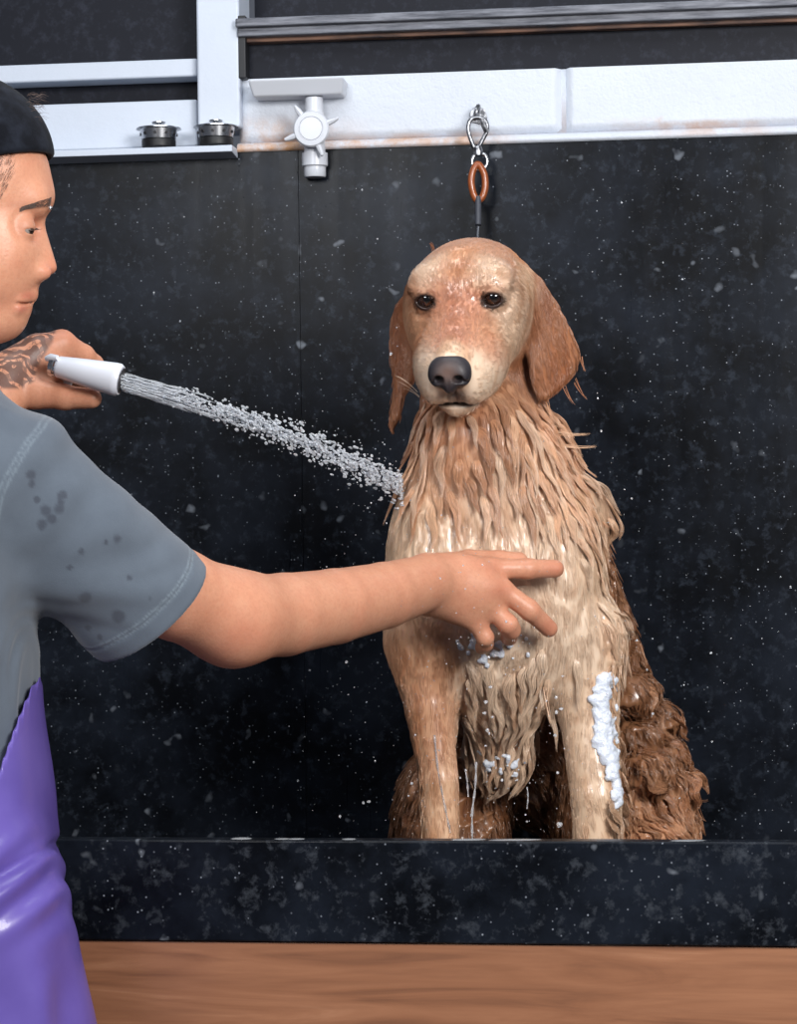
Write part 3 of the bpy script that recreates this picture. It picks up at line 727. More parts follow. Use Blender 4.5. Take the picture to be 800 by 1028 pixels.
r0=1-np.abs(noise(np.stack([dV[:,0]*48+noise(dV*np.array([11,11,8]),41)*2.2,dV[:,1]*40,dV[:,2]*7],1),42))*2
disp=amp*(r1*.35+.9*r0*(1-headm))+am2*r2
cu=noise(dV*np.array([34,34,42])+.8*noise(dV*18,3)[:,None],21); disp+=rear*(1-legs)*(.010*(1-np.abs(cu)*2.2)+.0025*r2)
foot=sstep(ZF+.004,ZF+.03,dV[:,2]); disp*=foot
dV2=dV+dN*disp[:,None].astype(F32)
dog=mesh_obj('golden_retriever',dV2,dF,M['dog']); tag(dog,'wet golden retriever sitting in the black tub with soap on its leg','dog')
set_col(dog,'Col',dcol(dV))
# eyes
for s,l in ((-1,None),(1,None)):
    c=H(s*EX,EYY-.004,EZ)
    n=20; g=MB(); g.sphere(c,.0121*HS,n); o=g.build('eye',M['deye'],dog,angle=False)
    v=np.array([q.co[:] for q in o.data.vertices]); look=nrm(np.array([-.04,-1,-.03])-0); ang=((v-c)@look)/(.0121*HS)
    colr=np.where((ang>.93)[:,None],np.array(srgb(6,5,5)),np.where((ang>.60)[:,None],np.array(srgb(44,24,15)),np.array(srgb(24,16,14)))); set_col(o,'Col',colr)
# nose leather
NS=Sdf()
def ne_(x,y,z,r,k): NS.e(H(x,y,z),tuple(v*HS for v in r),k,HM)
ne_(0,.088,-.048,(.0205,.015,.0140),.010); ne_(-.011,.092,-.055,(.0112,.012,.0120),.007); ne_(.011,.092,-.055,(.0112,.012,.0120),.007); ne_(0,.094,-.063,(.0075,.011,.0110),.008)
for s in (-1,1):
    NS.cut(lambda P,s=s:sd_ell(P,H(s*.0100,.1045,-.0565),(.0060,.013,.0050),HM),.003)
    NS.cut(lambda P,s=s:sd_cone(P,H(s*.012,.1045,-.0585),H(s*.0195,.097,-.061),.0026,.0016),.003)
NS.cut(lambda P:sd_cone(P,H(0,.1065,-.055),H(0,.105,-.075),.0010,.0014),.003)
c0=H(0,.09,-.057); nV,nF=polygonise(NS,axis((c0[0]-.04,c0[0]+.04,.0008)),axis((c0[1]-.04,c0[1]+.04,.0008)),axis((c0[2]-.036,c0[2]+.036,.0008)))
no=mesh_obj('nose',nV,nF,M['nose'],dog); no['label']='black nose with a paler brown top'
q=HL(nV); t=np.exp(-((q[:,0]/.010)**2+((q[:,2]+.049)/.009)**2)); hole=np.clip(np.exp(-(((np.abs(q[:,0])-.0105)/.005)**2+((q[:,2]+.0525)/.004)**2)*1.2),0,1)
nc_=np.array(srgb(38,36,42))*(1-t[:,None]*.6)+np.array(srgb(140,112,100))*t[:,None]*.6; set_col(no,'Col',nc_)  # nose colour turns paler and browner around the top centre

# coat strands
fc=dV[dF].mean(1); fN=dN[dF[:,0]]; fq=HL(fc); px,py=PX(fc)
hm=np.linalg.norm(fq-np.array([0,-.03,-.01]),axis=1)
dens=np.ones(len(fc))*1.0
facing=(-fN[:,1]); dens*=np.where(facing>-.35,1,.12)
eyeD=np.minimum(*[np.sqrt((fq[:,0]-s*EX)**2+(fq[:,2]-EZ)**2+((fq[:,1])*.5)**2) for s in (-1,1)])
dens*=np.where((hm<.14)&(eyeD<.0105),0,1)
noseD=np.linalg.norm((fq-np.array([0,.095,-.057]))/np.array([.026,.03,.024]),axis=1)
dens*=np.where(noseD<1,0,1); dens*=np.where((mouth(fc)<.0035)&(fq[:,1]>0),0,1)
dens*=np.where(fc[:,2]<ZF+.035,.0,1)
dens*=np.where(hm<.10,6.0,np.where(hm<.14,2.0,1.0))
ne_all=lambda q:np.minimum(*[np.sqrt((q[:,0]-s*EX)**2+(q[:,2]-EZ)**2) for s in (-1,1)])
def flow_n(P): return nrm(dflow(P)+.30*np.stack([noise(P*28,31),noise(P*28,32),.3*noise(P*28,33)],1))
def classify(R0):
    q=HL(R0); rp=np.linalg.norm(q-np.array([0,-.03,-.01]),axis=1); gx,gy=PX(R0)
    muz=(q[:,1]>.012)&(rp<.15)&(q[:,2]>-.118); head=((rp<.100)|muz)
    isear=(((gx>536)&(gy>262)&(gy<405)&(R0[:,1]<3.1))|((gx<411)&(gy<435)))&~muz
    return q,head&~isear,muz,isear,gx,gy
taper=np.array([1,1,1,.95,.9,.8,.65,.45,.15])
# flat wet undercoat
NG=26000
R0,fi=sample_mesh(dV,dF,dens,NG,RNG); N0=grad(D,R0); offs=disp[dF[fi,0]]; R0=(R0+N0*offs[:,None]).astype(F32); q,head,muz,isear,gx,gy=classify(R0)
re=(((gx>612)&(gy>540))|(R0[:,1]>3.15)|((gx<425)&(gy>760)))&~head
L=np.full(NG,.018); lift=np.full(NG,.0004); CRad=np.full(NG,.0042); cl=np.full(NG,.12); rad=np.full(NG,.00013); var=np.full(NG,.05)
lg=(gy>670)&(((gx>400)&(gx<468))|((gx>566)&(gx<632)))&(R0[:,1]<3.08); L[lg]=.014; lift[lg]=.0003; CRad[lg]=.004; var[lg]=.04
L[re]=.035; lift[re]=.004; cl[re]=.8; rad[re]=.00026
L[isear]=.016; lift[isear]=.0009; CRad[isear]=.003; cl[isear]=.5; rad[isear]=.00016
tp=isear&((gy>385)|(gx>574)); lift[tp]=.0018; cl[tp]=.8
L[head]=.0085; lift[head]=.0004; CRad[head]=.0024; cl[head]=.35; rad[head]=.00011; var[head]=.07
L[muz]=.0060; lift[muz]=.0004; cl[muz]=.1; rad[muz]=.00011; var[muz]=.08
L[head&(ne_all(q)<.02)]=.0045
L*=.75+.5*RNG.random(NG)
Gd=grow(D,R0,flow_n,L,lift,9,grav=np.where(head,.0,np.where(isear,.2,.25)),wob=.08,curl=np.where(re,.8,.15),base=offs+.0003)
MC=9
S=clumps(Gd,N0,MC,CRad,cl,RNG,.0003)
gc=dcol(R0)*(1+var[:,None]*RNG.normal(size=(NG,1))).clip(.75,1.25)
C1=np.repeat(gc,MC,0)*(1+.07*RNG.normal(size=(NG*MC,1))).clip(.8,1.2)
fo=hair_obj('fur_coat',S,np.repeat(rad,MC)[:,None]*taper[None],np.clip(C1,0,1),M['fur'],dog); fo['kind']='stuff'
# heavy wet locks: throat, ruff, right flank, belly, hindquarters
def locks(sel,n,Lr,lf,R,MC,curl,grav,cols,rad=.00021,flow=flow_n,sub=4000,cl=.93):
    Rt,_=sample_mesh(dV,dF,dens,60000,RNG); q,head,muz,isear,gx,gy=classify(Rt)
    ok=np.nonzero(sel(gx,gy,Rt)&~head&~isear)[0]; ok=RNG.permutation(ok)
    keep=[]; 
    for i in ok:      # spread the roots evenly
        if all(((Rt[i]-Rt[j])**2).sum()>(R*1.15)**2 for j in keep): keep.append(i)
        if len(keep)>=n: break
    Rk=Rt[keep]; m=len(Rk); N=grad(D,Rk); Rk=(Rk-N*.001).astype(F32)
    G=grow(D,Rk,flow,Lr[0]+(Lr[1]-Lr[0])*RNG.random(m),np.full(m,lf),9,grav=np.full(m,grav),wob=.22,curl=np.full(m,curl),base=R*.30)
    S=clumps(G,N,MC,np.full(m,R)*(.7+.6*RNG.random(m)),np.full(m,cl),RNG,.0005,.35,True)
    c=dcol(Rk); k=RNG.random((m,1)); c=c*.55+np.array(cols)[RNG.integers(0,len(cols),m)]*.45
    C=np.repeat(c,MC,0)*(1+.12*RNG.normal(size=(m*MC,1))).clip(.7,1.3)
    return S,np.full((m*MC,1),rad)*taper[None],np.clip(C,0,1)
bits=[locks(lambda x,y,P:(y>400)&(y<505)&(x>412)&(x<560)&(P[:,1]<3.12),85,(.045,.085),.009,.0100,170,.45,.5,[CR,G1,DK,G2]),
 locks(lambda x,y,P:(y>400)&(y<560)&(x>535)&(P[:,1]<3.14),55,(.045,.075),.009,.0095,150,.5,.4,[CR,G1,G2]),
 locks(lambda x,y,P:(y>500)&(y<660)&(x>560)&(x<612)&(P[:,1]<3.16),22,(.045,.07),.004,.011,150,.4,.5,[CR,CR2,G2]),
 locks(lambda x,y,P:(y>650)&(y<790)&(x>460)&(x<556)&(P[:,1]<3.12),75,(.035,.075),.010,.0095,140,.8,1.0,[CR,CR,G2,CR2]),
 locks(lambda x,y,P:(x>612)&(y>560)&(P[:,1]<3.5),120,(.04,.07),.013,.014,170,2.0,.2,[BR,BR,DK,G1],rad=.0003),
 locks(lambda x,y,P:(x<430)&(y>770)&(P[:,1]>3.08),25,(.03,.05),.010,.009,80,.8,.5,[BR,DK,CR2],rad=.0003)]
S=np.concatenate([b_[0] for b_ in bits]); Rr=np.concatenate([b_[1] for b_ in bits]); C2=np.concatenate([b_[2] for b_ in bits])
fo=hair_obj('wet_locks',S,Rr,C2,M['fur'],dog); fo['kind']='stuff'
kk=9
# loose wet tips that stand off the ruff, ear and forehead
def tips(starts):
    P=[];C=[]
    for (x0,y0,Y,x1,y1,n,c) in starts:
        for i in range(n):
            a=W(x0+random.uniform(-2,2),y0+random.uniform(-3,3),Y); b=W(x1+random.uniform(-1.5,1.5),y1+random.uniform(-1.5,1.5),Y-.01)
            m=(a+b)/2+np.array([0,-.003,-.006 if y1>y0 else .004]); t=np.linspace(0,1,kk)[:,None]
            P.append((1-t)**2*a+2*t*(1-t)*m+t*t*b); C.append(c)
    return np.array(P),np.array(C)
P,C=tips([(548,432,3.03,592,436,7,G2),(553,445,3.03,598,448,8,G2),(560,462,3.04,594,482,9,G2),(566,480,3.04,588,496,9,G1),(540,425,3.03,566,427,5,G2),
 (578,382,3.03,589,400,5,DK),(566,388,3.03,576,405,5,DK),(583,358,3.03,587,372,5,DK),(548,398,3.02,556,425,8,G1),(436,252,3.05,432,244,6,DK),(592,505,3.06,611,530,12,G1),(588,515,3.06,607,536,12,G1),
 (420,395,2.93,398,378,2,CR),(421,400,2.93,399,384,1,CR),(422,402,2.93,404,390,1,CR),(392,418,3.04,393,434,8,DK),(690,800,3.2,712,803,5,BR),(700,812,3.2,708,824,5,BR),(412,770,3.12,404,800,10,BR),(408,800,3.1,399,822,10,BR),
 (547,690,2.99,553,728,5,G2),(541,682,2.99,545,712,5,CR)])
rt_=np.full((len(P),kk),.00028)*np.array([1,1,1,.95,.9,.8,.65,.45,.15])[None]
o=hair_obj('loose_wet_hairs',P,rt_,C,M['fur'],dog); o['kind']='stuff'
# ------------------------------------------------------------------ person
PY=2.45
def w(x,y,Y=PY): return W(x,y,Y)
m1=PY/2400       # metres per pixel in the person's plane
B=Sdf()
# head (profile)
B.e(w(-52,166),(.096,.076,.090),.03)
B.e(w(0,180),(.0495,.055,.042),.02)
B.e(w(-14,215),(.053,.058,.060),.02)
B.e(w(-22,262),(.046,.050,.060),.02)
B.c([(w(34,202,PY-.022),.0135),(w(38,199,PY),.0125),(w(34,202,PY+.022),.0135)],.022)
B.c([(w(33.5,221),.0080),(w(49.3,268),.0078)],.009)
B.c([(w(27,224),.012),(w(33,262),.014),(w(30,276),.011)],.010)
for s in (-1,1):
    B.e(w(41,274,PY+s*.0125),(.0105,.0075,.0075),.007)
    B.e(w(8,250,PY+s*.022),(.026,.022,.034),.025)
    B.e(w(-22,262,PY+s*.034),(.034,.020,.036),.03)
    B.c([(w(-66,286,PY+s*.052),.014),(w(-26,318,PY+s*.028),.014),(w(0,321,PY),.0155)],.02)
    B.c([(w(-58,262,PY+s*.058),.016),(w(-66,286,PY+s*.052),.015)],.03)
B.e(w(8,292),(.025,.034,.032),.02)
B.e(w(5,319),(.0160,.020,.0160),.018)
B.c([(w(19,301,PY-.024),.0045),(w(30.5,296,PY-.006),.0065),(w(30.5,296,PY+.006),.0065),(w(19,301,PY+.024),.0045)],.006)
B.c([(w(17,310,PY-.022),.0045),(w(22.5,309.5,PY-.005),.0068),(w(22.5,309.5,PY+.005),.0068),(w(17,310,PY+.022),.0045)],.006)
B.cut(lambda P:sd_cone(P,w(34,302,PY),w(14,306,PY-.036),.0017,.0014),.003)
B.cut(lambda P:sd_cone(P,w(34,302,PY),w(14,306,PY+.036),.0017,.0014),.003)
for s in (-1,1):
    B.cut(lambda P,s=s:sd_ell(P,w(45,281,PY+s*.0075),(.0050,.003,.0035)),.003)
    c=w(22.5,228.5,PY+s*.031)
    B.cut(lambda P,c=c:sd_ell(P,c+np.array([.006,0,0]),(.012,.017,.0095)),.014)
    B.e(c,(.0132,)*3,.007)
    B.cut(lambda P,c=c,s=s:sd_ell(P,c+np.array([.011,s*.006,-.0045]),(.0075,.0125,.0021)),.0015)
    # ear
    e=w(-62,232,PY+s*.074)
    B.e(e,(.018,.007,.030),.01); B.cut(lambda P,e=e,s=s:sd_ell(P,e+np.array([.002,s*.007,.003]),(.011,.006,.020)),.006)
B.c([(w(-76,290),.056),(w(-84,400),.060)],.04)
# trunk
B.e(w(-70,560,2.46),(.092,.175,.19),.03)
B.c([(w(-62,425,2.46),.06),(w(-15,470,2.42),.058)],.05)
B.c([(w(-70,430,2.50),.06),(w(-60,470,2.63),.058)],.05)
B.e(w(-72,700,2.44),(.094,.155,.20),.03)
B.e(w(-72,840,2.43),(.092,.148,.13),.03)
FZ=.0
for s in (-1,1):
    Yl=2.43+s*.09
    hip=w(-70,880,Yl); 
    B.c([(hip,.085),((hip[0]+.02,Yl,.50),.062),((hip[0]-.01,Yl,.12),.045)],.05)
    B.c([((hip[0]-.02,Yl,.06),.036),((hip[0]+.10,Yl,.04),.034)],.03)
# near arm, reaching to the dog's chest
B.c([(w(10,482,2.42),.055),(w(90,548,2.46),.053),(w(178,597,2.52),.0485),(w(234,621,2.572),.0465)],.02)
B.c([(w(234,621,2.572),.0465),(w(285,617,2.64),.0455),(w(335,609,2.71),.0425),(w(385,598,2.785),.0385),(w(425,586,2.85),.034)],.03)
D2=lambda x,y,Y:W(x,y,Y)
HO=-.0
def fng(pts,k=.006): B.c([(D2(x,y,Y+HO),r) for x,y,Y,r in pts],k)
B.e(D2(462,590,2.885),(.045,.019,.036),.02)
fng([(430,574,2.865,.020),(462,572,2.885,.016),(492,571,2.905,.0135)],.016)
fng([(432,585,2.86,.021),(468,588,2.88,.017),(504,592,2.895,.0135)],.016)
fng([(434,596,2.865,.020),(465,602,2.885,.0155),(494,611,2.895,.0130)],.016)
fng([(436,602,2.87,.018),(458,613,2.89,.0145),(478,625,2.895,.0125)],.016)
fng([(492,571,2.905,.0125),(528,571,2.912,.0122),(531,571,2.912,.0118),(557,571,2.925,.0112)],.005)
fng([(504,592,2.895,.0125),(530,611,2.897,.0122),(533,614,2.898,.0118),(551,631,2.918,.0108)],.005)
fng([(494,611,2.895,.0120),(510,627,2.892,.0120),(513,632,2.90,.0115),(511,640,2.925,.0105)],.005)
fng([(478,625,2.895,.0115),(487,640,2.897,.0105),(487,646,2.91,.0098),(484,650,2.93,.0090)],.005)
fng([(440,570,2.88,.016),(470,563,2.915,.0135),(500,562,2.93,.0115),(522,562,2.935,.0095)],.010)
# far arm and hand on the sprayer
B.c([(w(-60,470,2.63),.055),(w(-75,560,2.66),.045),(w(-80,560,2.67),.043)],.03)
B.c([(w(-80,556,2.67),.042),(w(-30,455,2.70),.038),(w(5,384,2.74),.029)],.03)
B.e(D2(36,372,2.765),(.036,.026,.030),.02)
fng([(8,376,2.745,.024),(38,352,2.755,.019),(62,345,2.765,.0155)],.016)
fng([(62,345,2.765,.0150),(84,357,2.785,.0125),(94,366,2.80,.0115),(82,380,2.815,.0105)],.006)
fng([(8,380,2.76,.022),(40,362,2.785,.018),(60,356,2.80,.0145),(84,366,2.815,.0120),(80,382,2.835,.0105)],.006)
fng([(40,372,2.80,.017),(58,368,2.82,.0140),(80,376,2.835,.0115),(72,390,2.85,.0100)],.006)
fng([(36,382,2.81,.016),(54,382,2.835,.0130),(72,388,2.85,.0105),(62,398,2.86,.0095)],.006)
fng([(12,392,2.75,.022),(36,395,2.74,.0175),(62,398,2.735,.0140),(66,399,2.735,.0138),(92,400,2.73,.0115)],.010)
x0=w(-160,200)[0]
pV,pF=polygonise(B,axis((x0,w(-20,300)[0],.0034),(w(-20,300)[0],w(75,300)[0],.0017),(w(75,300)[0],W(572,600,2.9)[0]+.01,.0028)),axis((2.17,2.36,.006),(2.36,2.52,.0019),(2.52,2.95,.0024)),axis((-.0,W(0,700,2.5)[2],.008),(W(0,700,2.5)[2],W(0,425,2.8)[2],.0024),(W(0,425,2.8)[2],w(0,60)[2],.0017)))
print('person verts',len(pV))
person=mesh_obj('person',pV,pF,M['skin']); tag(person,'person in grey T-shirt and purple apron rinsing the dog and steadying its chest','person')
SK=np.array(srgb(208,150,120)); c=np.tile(SK,(len(pV),1)); x,y=PX(pV)
def blot(col,cx,cy,rx,ry,a,ylim=(0,9)):
    f=(np.exp(-((x-cx)/rx)**2-((y-cy)/ry)**2)*a*((pV[:,1]>ylim[0])&(pV[:,1]<ylim[1])))[:,None]; c[:]=c*(1-f)+np.array(srgb(*col))*f
blot((178,104,90),28,297,8,4,.7,(0,2.6)); blot((184,108,94),22,310,7,4,.7,(0,2.6))
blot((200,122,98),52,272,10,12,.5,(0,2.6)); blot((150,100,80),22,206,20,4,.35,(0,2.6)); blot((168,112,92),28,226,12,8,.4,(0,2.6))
for a in ((557,571,12,9),(551,631,12,10),(511,641,10,9),(494,571,12,10),(504,592,12,10)): blot((196,122,96),*a,.5,(2.8,3))
blot((192,118,92),240,640,40,22,.35,(2.4,2.7)); blot((186,110,84),62,335,22,10,.4,(2.7,3))
set_col(person,'Col',c)
tt=sstep(-30,-5,x)*0+1
edge=sd_poly2(x.astype(F32),y.astype(F32),[(-60,420),(-60,330),(20,336),(60,326),(54,345),(46,358),(40,368),(36,384),(22,392),(-10,392)])
set_col(person,'tattoo',((edge<0)&(pV[:,1]>2.65)&(x<80)&(y<410)).astype(float)*sstep(0,4,-edge))
# eyes
for s in (-1,1):
    cc=w(22.5,228.5,PY+s*.031); g=MB(); g.sphere(cc,.0124,16); o=g.build('eye',M['eyewhite'],person,angle=False)
    v=np.array([q_.co[:] for q_ in o.data.vertices]); a=((v-cc)@nrm(np.array([.9,s*.15,-.35])))/.0124
    set_col(o,'Col',np.where((a>.93)[:,None],0.01,np.where((a>.84)[:,None],np.array(srgb(60,36,24)),np.array(srgb(150,138,130)))))
    o['label']='dark brown eye looking down'
# eyebrow, lashes and hair
def strands(name,P,r,mat,parent,lab=None):
    o=hair_obj(name,np.array(P),np.array(r),None,mat,parent); o['kind']='stuff'
    if lab: o['label']=lab
    return o
for s in (-1,1):
    P=[]
    for i in range(230):
        t=random.random(); bx=24+(51-24)*t; by=208.5-9*t+random.uniform(-2.2,2.2); yy=PY+s*(.040-.026*t*t)
        p=np.array([w(bx,by,yy)]); 
        for _ in range(4): 
            dd=B(p); p=(p-grad(B,p)*dd[:,None]).astype(float)
        p=p[0]; d=nrm(np.array([-.95,s*.25,-.12-.2*(1-t)])); n_=grad(B,p[None])[0]; d=nrm(d-n_*(d@n_))
        P.append([p,p+d*.003+n_*.0009,p+d*.006+n_*.0010,p+d*.0085+n_*.0006])
    strands('eyebrow',P,np.array([.00016,.00016,.00013,.00006])[None],M['phair'],person)
    P=[]
    for i in range(46):
        t=i/45; p=w(36.5-9*t,229.0+1.2*t,PY+s*(.026+.014*t)); p=p+np.array([0,0,0]); P.append([p,p+np.array([.0035,s*.001,-.0015]),p+np.array([.0065,s*.0022,-.0012])])
    strands('eyelashes',P,np.array([.00018,.00014,.00006])[None],M['phair'],person)
P=[]
Rt,_=sample_mesh(pV,pF,((pV[pF[:,0],2]>w(0,262)[2])&(pV[pF[:,0],0]<w(30,200)[0]))*1.0,60000,RNG); rx,ry=PX(Rt)
ok=(ry<200+np.clip((-10-rx)*.7,0,60))&(ry>150)&(rx<16-.55*np.maximum(ry-172,0))&(rx>-160)&(Rt[:,1]<2.62)
Rt=Rt[ok][:14000]; N=grad(B,Rt); d=nrm(np.array([-.6,0,-.8])-N*(N@np.array([-.6,0,-.8]))[:,None])
P=np.stack([Rt,Rt+d*.003+N*.0008,Rt+d*.006+N*.0010],1)
strands('hair',P,np.array([.00006,.00006,.00003])[None],M['phair'],person,'short dark hair below the cap')
P=[]
for i in range(70):
    a=w(30+random.uniform(-4,10),98+random.uniform(-4,26),PY+random.uniform(-.03,.03)); L_=random.uniform(4,11); ang=random.uniform(-.1,.9)
    b=a+np.array([math.cos(ang)*L_*m1*1.2,random.uniform(-.004,.004),-math.sin(ang)*L_*m1*.6]); P.append([a,(a+b)/2+np.array([0,0,.002]),b])
strands('hair_tuft',P,np.array([.00018,.00015,.00006])[None],M['phair'],person,'stray hairs sticking out of the cap opening')
# eyebrow piercing
g=MB(); g.sphere(w(48.5,197,PY-.016),.0026,8); g.sphere(w(50,209,PY-.015),.0026,8); g.tube([w(48.5,197,PY-.016),w(46,203,PY-.0155),w(50,209,PY-.015)],.0009,8)
o=g.build('eyebrow_piercing',M['steel'],person)
# cap
hx=lambda P:PX(P)
CA=Sdf(); CA.e(w(-52,165),(.1035,.084,.0985),.03); CA.e(w(-14,160),(.0605,.066,.062),.03)
pa,pb=w(49,156),w(0,168); nn=np.array([pa[2]-pb[2],0,-(pa[0]-pb[0])]); nn/=np.linalg.norm(nn); nn=nn if nn[2]<0 else -nn
bandd=lambda P:((P-_A(pa))@_A(nn))
CA.f(lambda P:smax(sd_ell(P,w(-40,166),(.0900,.083,.098)),np.abs(bandd(P)+.011)-.0105,.004),.003)
CA.isect(lambda P:bandd(P).astype(F32),.004)
CA.cut(lambda P:smin(smin(sd_ell(P,w(-52,166),(.095,.075,.089)),sd_ell(P,w(-12,215),(.057,.059,.059)),.03),sd_ell(P,w(-12,170),(.052,.056,.055)),.03),.002)
cV,cF=polygonise(CA,axis((w(-160,0)[0]-.01,w(60,0)[0],.0024)),axis((PY-.10,PY+.10,.003)),axis((w(0,235)[2],w(0,50)[2],.0024)))
cap=mesh_obj('cap',cV,cF,M['cap'],person); cap['label']='black fabric cap worn low on the brow'
# T-shirt
T=Sdf()
T.e(w(-70,560,2.46),(.103,.187,.20),.03)
T.c([(w(-64,430,2.46),.060),(w(-12,468,2.42),.066)],.05)
T.c([(w(-70,430,2.50),.068),(w(-60,470,2.63),.068)],.05)
T.e(w(-72,700,2.44),(.107,.167,.21),.03)
T.e(w(-72,850,2.43),(.115,.170,.17),.03)
T.c([(w(-60,470,2.63),.066),(w(-72,545,2.655),.062)],.03)
ax=nrm(w(153,616,2.51)-w(28,480,2.43)); ce=w(151,612,2.51)
SL=Sdf(); SL.c([(w(22,486,2.43),.068),(w(80,545,2.46),.071),(w(160,620,2.515),.0765)],.03)
SL.isect(lambda P:((P-_A(ce))@_A(ax)).astype(F32),.004)
def hollow(P): return np.maximum(sd_cone(P,w(120,583,2.49),w(175,632,2.53),.068,.072),-((P-_A(ce))@_A(ax))-.025).astype(F32)
def shirt(P):
    d=smin(T(P),SL(P),.035); 
    d=np.maximum(d,-hollow(P))
    d=np.maximum(d,P[:,2]*0+( -(P[:,2]-w(0,960)[2])))     # hem
    d=smax(d,-sd_cone(P,w(-78,300),w(-83,414),.060,.068),.004) # neck opening
    return d
tV,tF=polygonise(shirt,axis((w(-190,0)[0],w(205,600)[0]+.03,.0026)),axis((2.19,2.78,.0030)),axis((w(0,965)[2],w(0,700)[2],.004),(w(0,700)[2],w(0,380)[2],.0026)))
print('shirt',len(tV))
tN=grad(shirt,tV,.003); x,y=PX(tV)
al=(tV-_A(w(22,486,2.43)))@_A(ax); rad_=np.linalg.norm((tV-_A(w(22,486,2.43)))-al[:,None]*_A(ax),axis=1)
side=(tV-_A(w(22,486,2.43)))@_A(nrm(np.cross(ax,[0,1,0])))
insl=sstep(-.02,.05,al)*(tV[:,1]<2.62)
# folds: radiating from the armpit over the sleeve, and drag lines on the body
ap=np.array([20,560.]); r_=np.hypot(x-ap[0],y-ap[1]); th=np.arctan2(y-ap[1],x-ap[0])
fold=np.sin(th*7+noise(tV*10,61)*3.5+r_/40)*np.exp(-(r_/120)**2)*sstep(20,80,r_)*.0028
fold+=(noise(tV*np.array([16,16,22])+3*noise(tV*7,62)[:,None],63))*.004
fold+=np.sin((x*.9+y*.45)/11+noise(tV*10,64)*2)*.0022*(1-insl)
near_c=np.abs(al-( (ce-w(22,486,2.43))@ax)); fold*=1-.7*np.exp(-(near_c/.02)**2)
bandc=np.exp(-((near_c-.022)/.0016)**2); fold-=.0012*bandc
tV2=tV+tN*fold[:,None].astype(F32)
sh=mesh_obj('t_shirt',tV2,tF,M['shirt'],person); sh['label']='grey short sleeved T-shirt with water spots'
wet=np.zeros(len(tV))
for cx_,cy_,r in ((32,477,6),(33,486,5),(62,497,5),(60,505,4),(46,512,6),(52,520,5),(42,526,5),(118,541,5),(106,544,3),(82,553,3),(86,598,7),(119,620,8),(87,632,3),(100,640,3),(70,570,3),(130,580,3),(58,511,6),(38,503,4),(150,600,3)):
    wet=np.maximum(wet,1-sstep(r*.6,r*1.2,np.hypot(x-cx_,y-cy_)+noise(tV*160,65)*1.6))
wet*=(tV[:,1]<2.5); 
set_col(sh,'wet',wet*.75)
seam=np.exp(-((near_c-.0225)/.0010)**2)*.9+np.exp(-((near_c-.027)/.0010)**2)*.8
sx=np.array([52,45,41,28,16,6,0,-4]); sy=np.array([416,422,429,445,465,482,496,520])
ds=np.min(np.stack([np.hypot(x-(sx[i]+(sx[i+1]-sx[i])*t),y-(sy[i]+(sy[i+1]-sy[i])*t)) for i in range(7) for t in np.linspace(0,1,6)]),0)
seam=np.maximum(seam*(al>.05),np.exp(-((ds-3.0)/1.2)**2)*(tV[:,1]<2.5)*.6); set_col(sh,'seam',np.clip(seam,0,1))
# apron
A=Sdf()
A.e(w(-72,690,2.44),(.114,.175,.215),.03)
A.e(w(-62,850,2.43),(.118,.178,.16),.05)
A.c([(w(-50,930,2.36),.121),(w(-30,1075,2.38),.131)],.04); A.c([(w(-50,930,2.50),.121),(w(-30,1075,2.48),.131)],.04)
p1,p2=W(36,682,2.43),W(0,745,2.285); nn=nrm(np.array([p2[2]-p1[2],0,-(p2[0]-p1[0])])); nn=nn if nn[2]>0 else -nn
A.isect(lambda P:((P-_A(p1))@_A(nn)).astype(F32),.003)
A.isect(lambda P:(-(P[:,2]-.50)).astype(F32),.004)
A.isect(lambda P:(P[:,2]-w(0,560)[2]).astype(F32),.004)
A.isect(lambda P:(w(-95,800)[0]-P[:,0]).astype(F32),.01)
aV,aF=polygonise(A,axis((w(-110,800)[0],w(110,1000)[0]+.09,.0034)),axis((2.20,2.69,.0034)),axis((.48,w(0,560)[2]+.01,.0034)))
aN=grad(A,aV,.003); x,y=PX(aV)
f=np.exp(-((y-885)/45.)**2)*np.sin((y+x*.75)/7.5+noise(aV*9,71)*2.4)*.0045*(1-sstep(40,75,x)*.6)
f+=np.exp(-((y-1010)/50.)**2)*np.sin((x*1.2-y*.25)/12+noise(aV*9,72)*2)*.005
f+=noise(aV*np.array([10,10,6]),73)*.004
f+=-.004*np.exp(-((y-(845+(60-x)*.55))/5.)**2)
f*=sstep(0,.03,-((aV-_A(p1))@_A(nn)))
aV=aV+aN*f[:,None].astype(F32)
ap_=mesh_obj('apron',aV,aF,M['apron'],person); ap_['label']='shiny purple vinyl apron'
# trousers and shoes
Tr=Sdf(); Tr.e(w(-75,930,2.43),(.095,.150,.10),.06); Sh=Sdf()
for s in (-1,1):
    Yl=2.43+s*.09; hip=w(-70,880,Yl)
    Tr.c([(w(-72,930,Yl),.085),((hip[0]+.02,Yl,.50),.074),((hip[0]-.01,Yl,.10),.062)],.04)
    Sh.c([((hip[0]-.03,Yl,.045),.044),((hip[0]+.12,Yl,.036),.040)],.02)
Tr.isect(lambda P:(P[:,2]-w(0,835)[2]).astype(F32),.004)
Tr.isect(lambda P:(.06-P[:,2]).astype(F32),.004); Sh.isect(lambda P:(.002-P[:,2]).astype(F32),.004)
v,f_=polygonise(Tr,axis((-.85,-.2,.007)),axis((2.2,2.67,.007)),axis((.03,w(0,830)[2]+.01,.007))); v=v+grad(Tr,v)*(noise(v*np.array([14,14,20]),81)*.006)[:,None].astype(F32)
mesh_obj('trousers',v,f_,M['trouser'],person)
v,f_=polygonise(Sh,axis((-.7,-.2,.006)),axis((2.25,2.62,.006)),axis((-.01,.11,.005)))
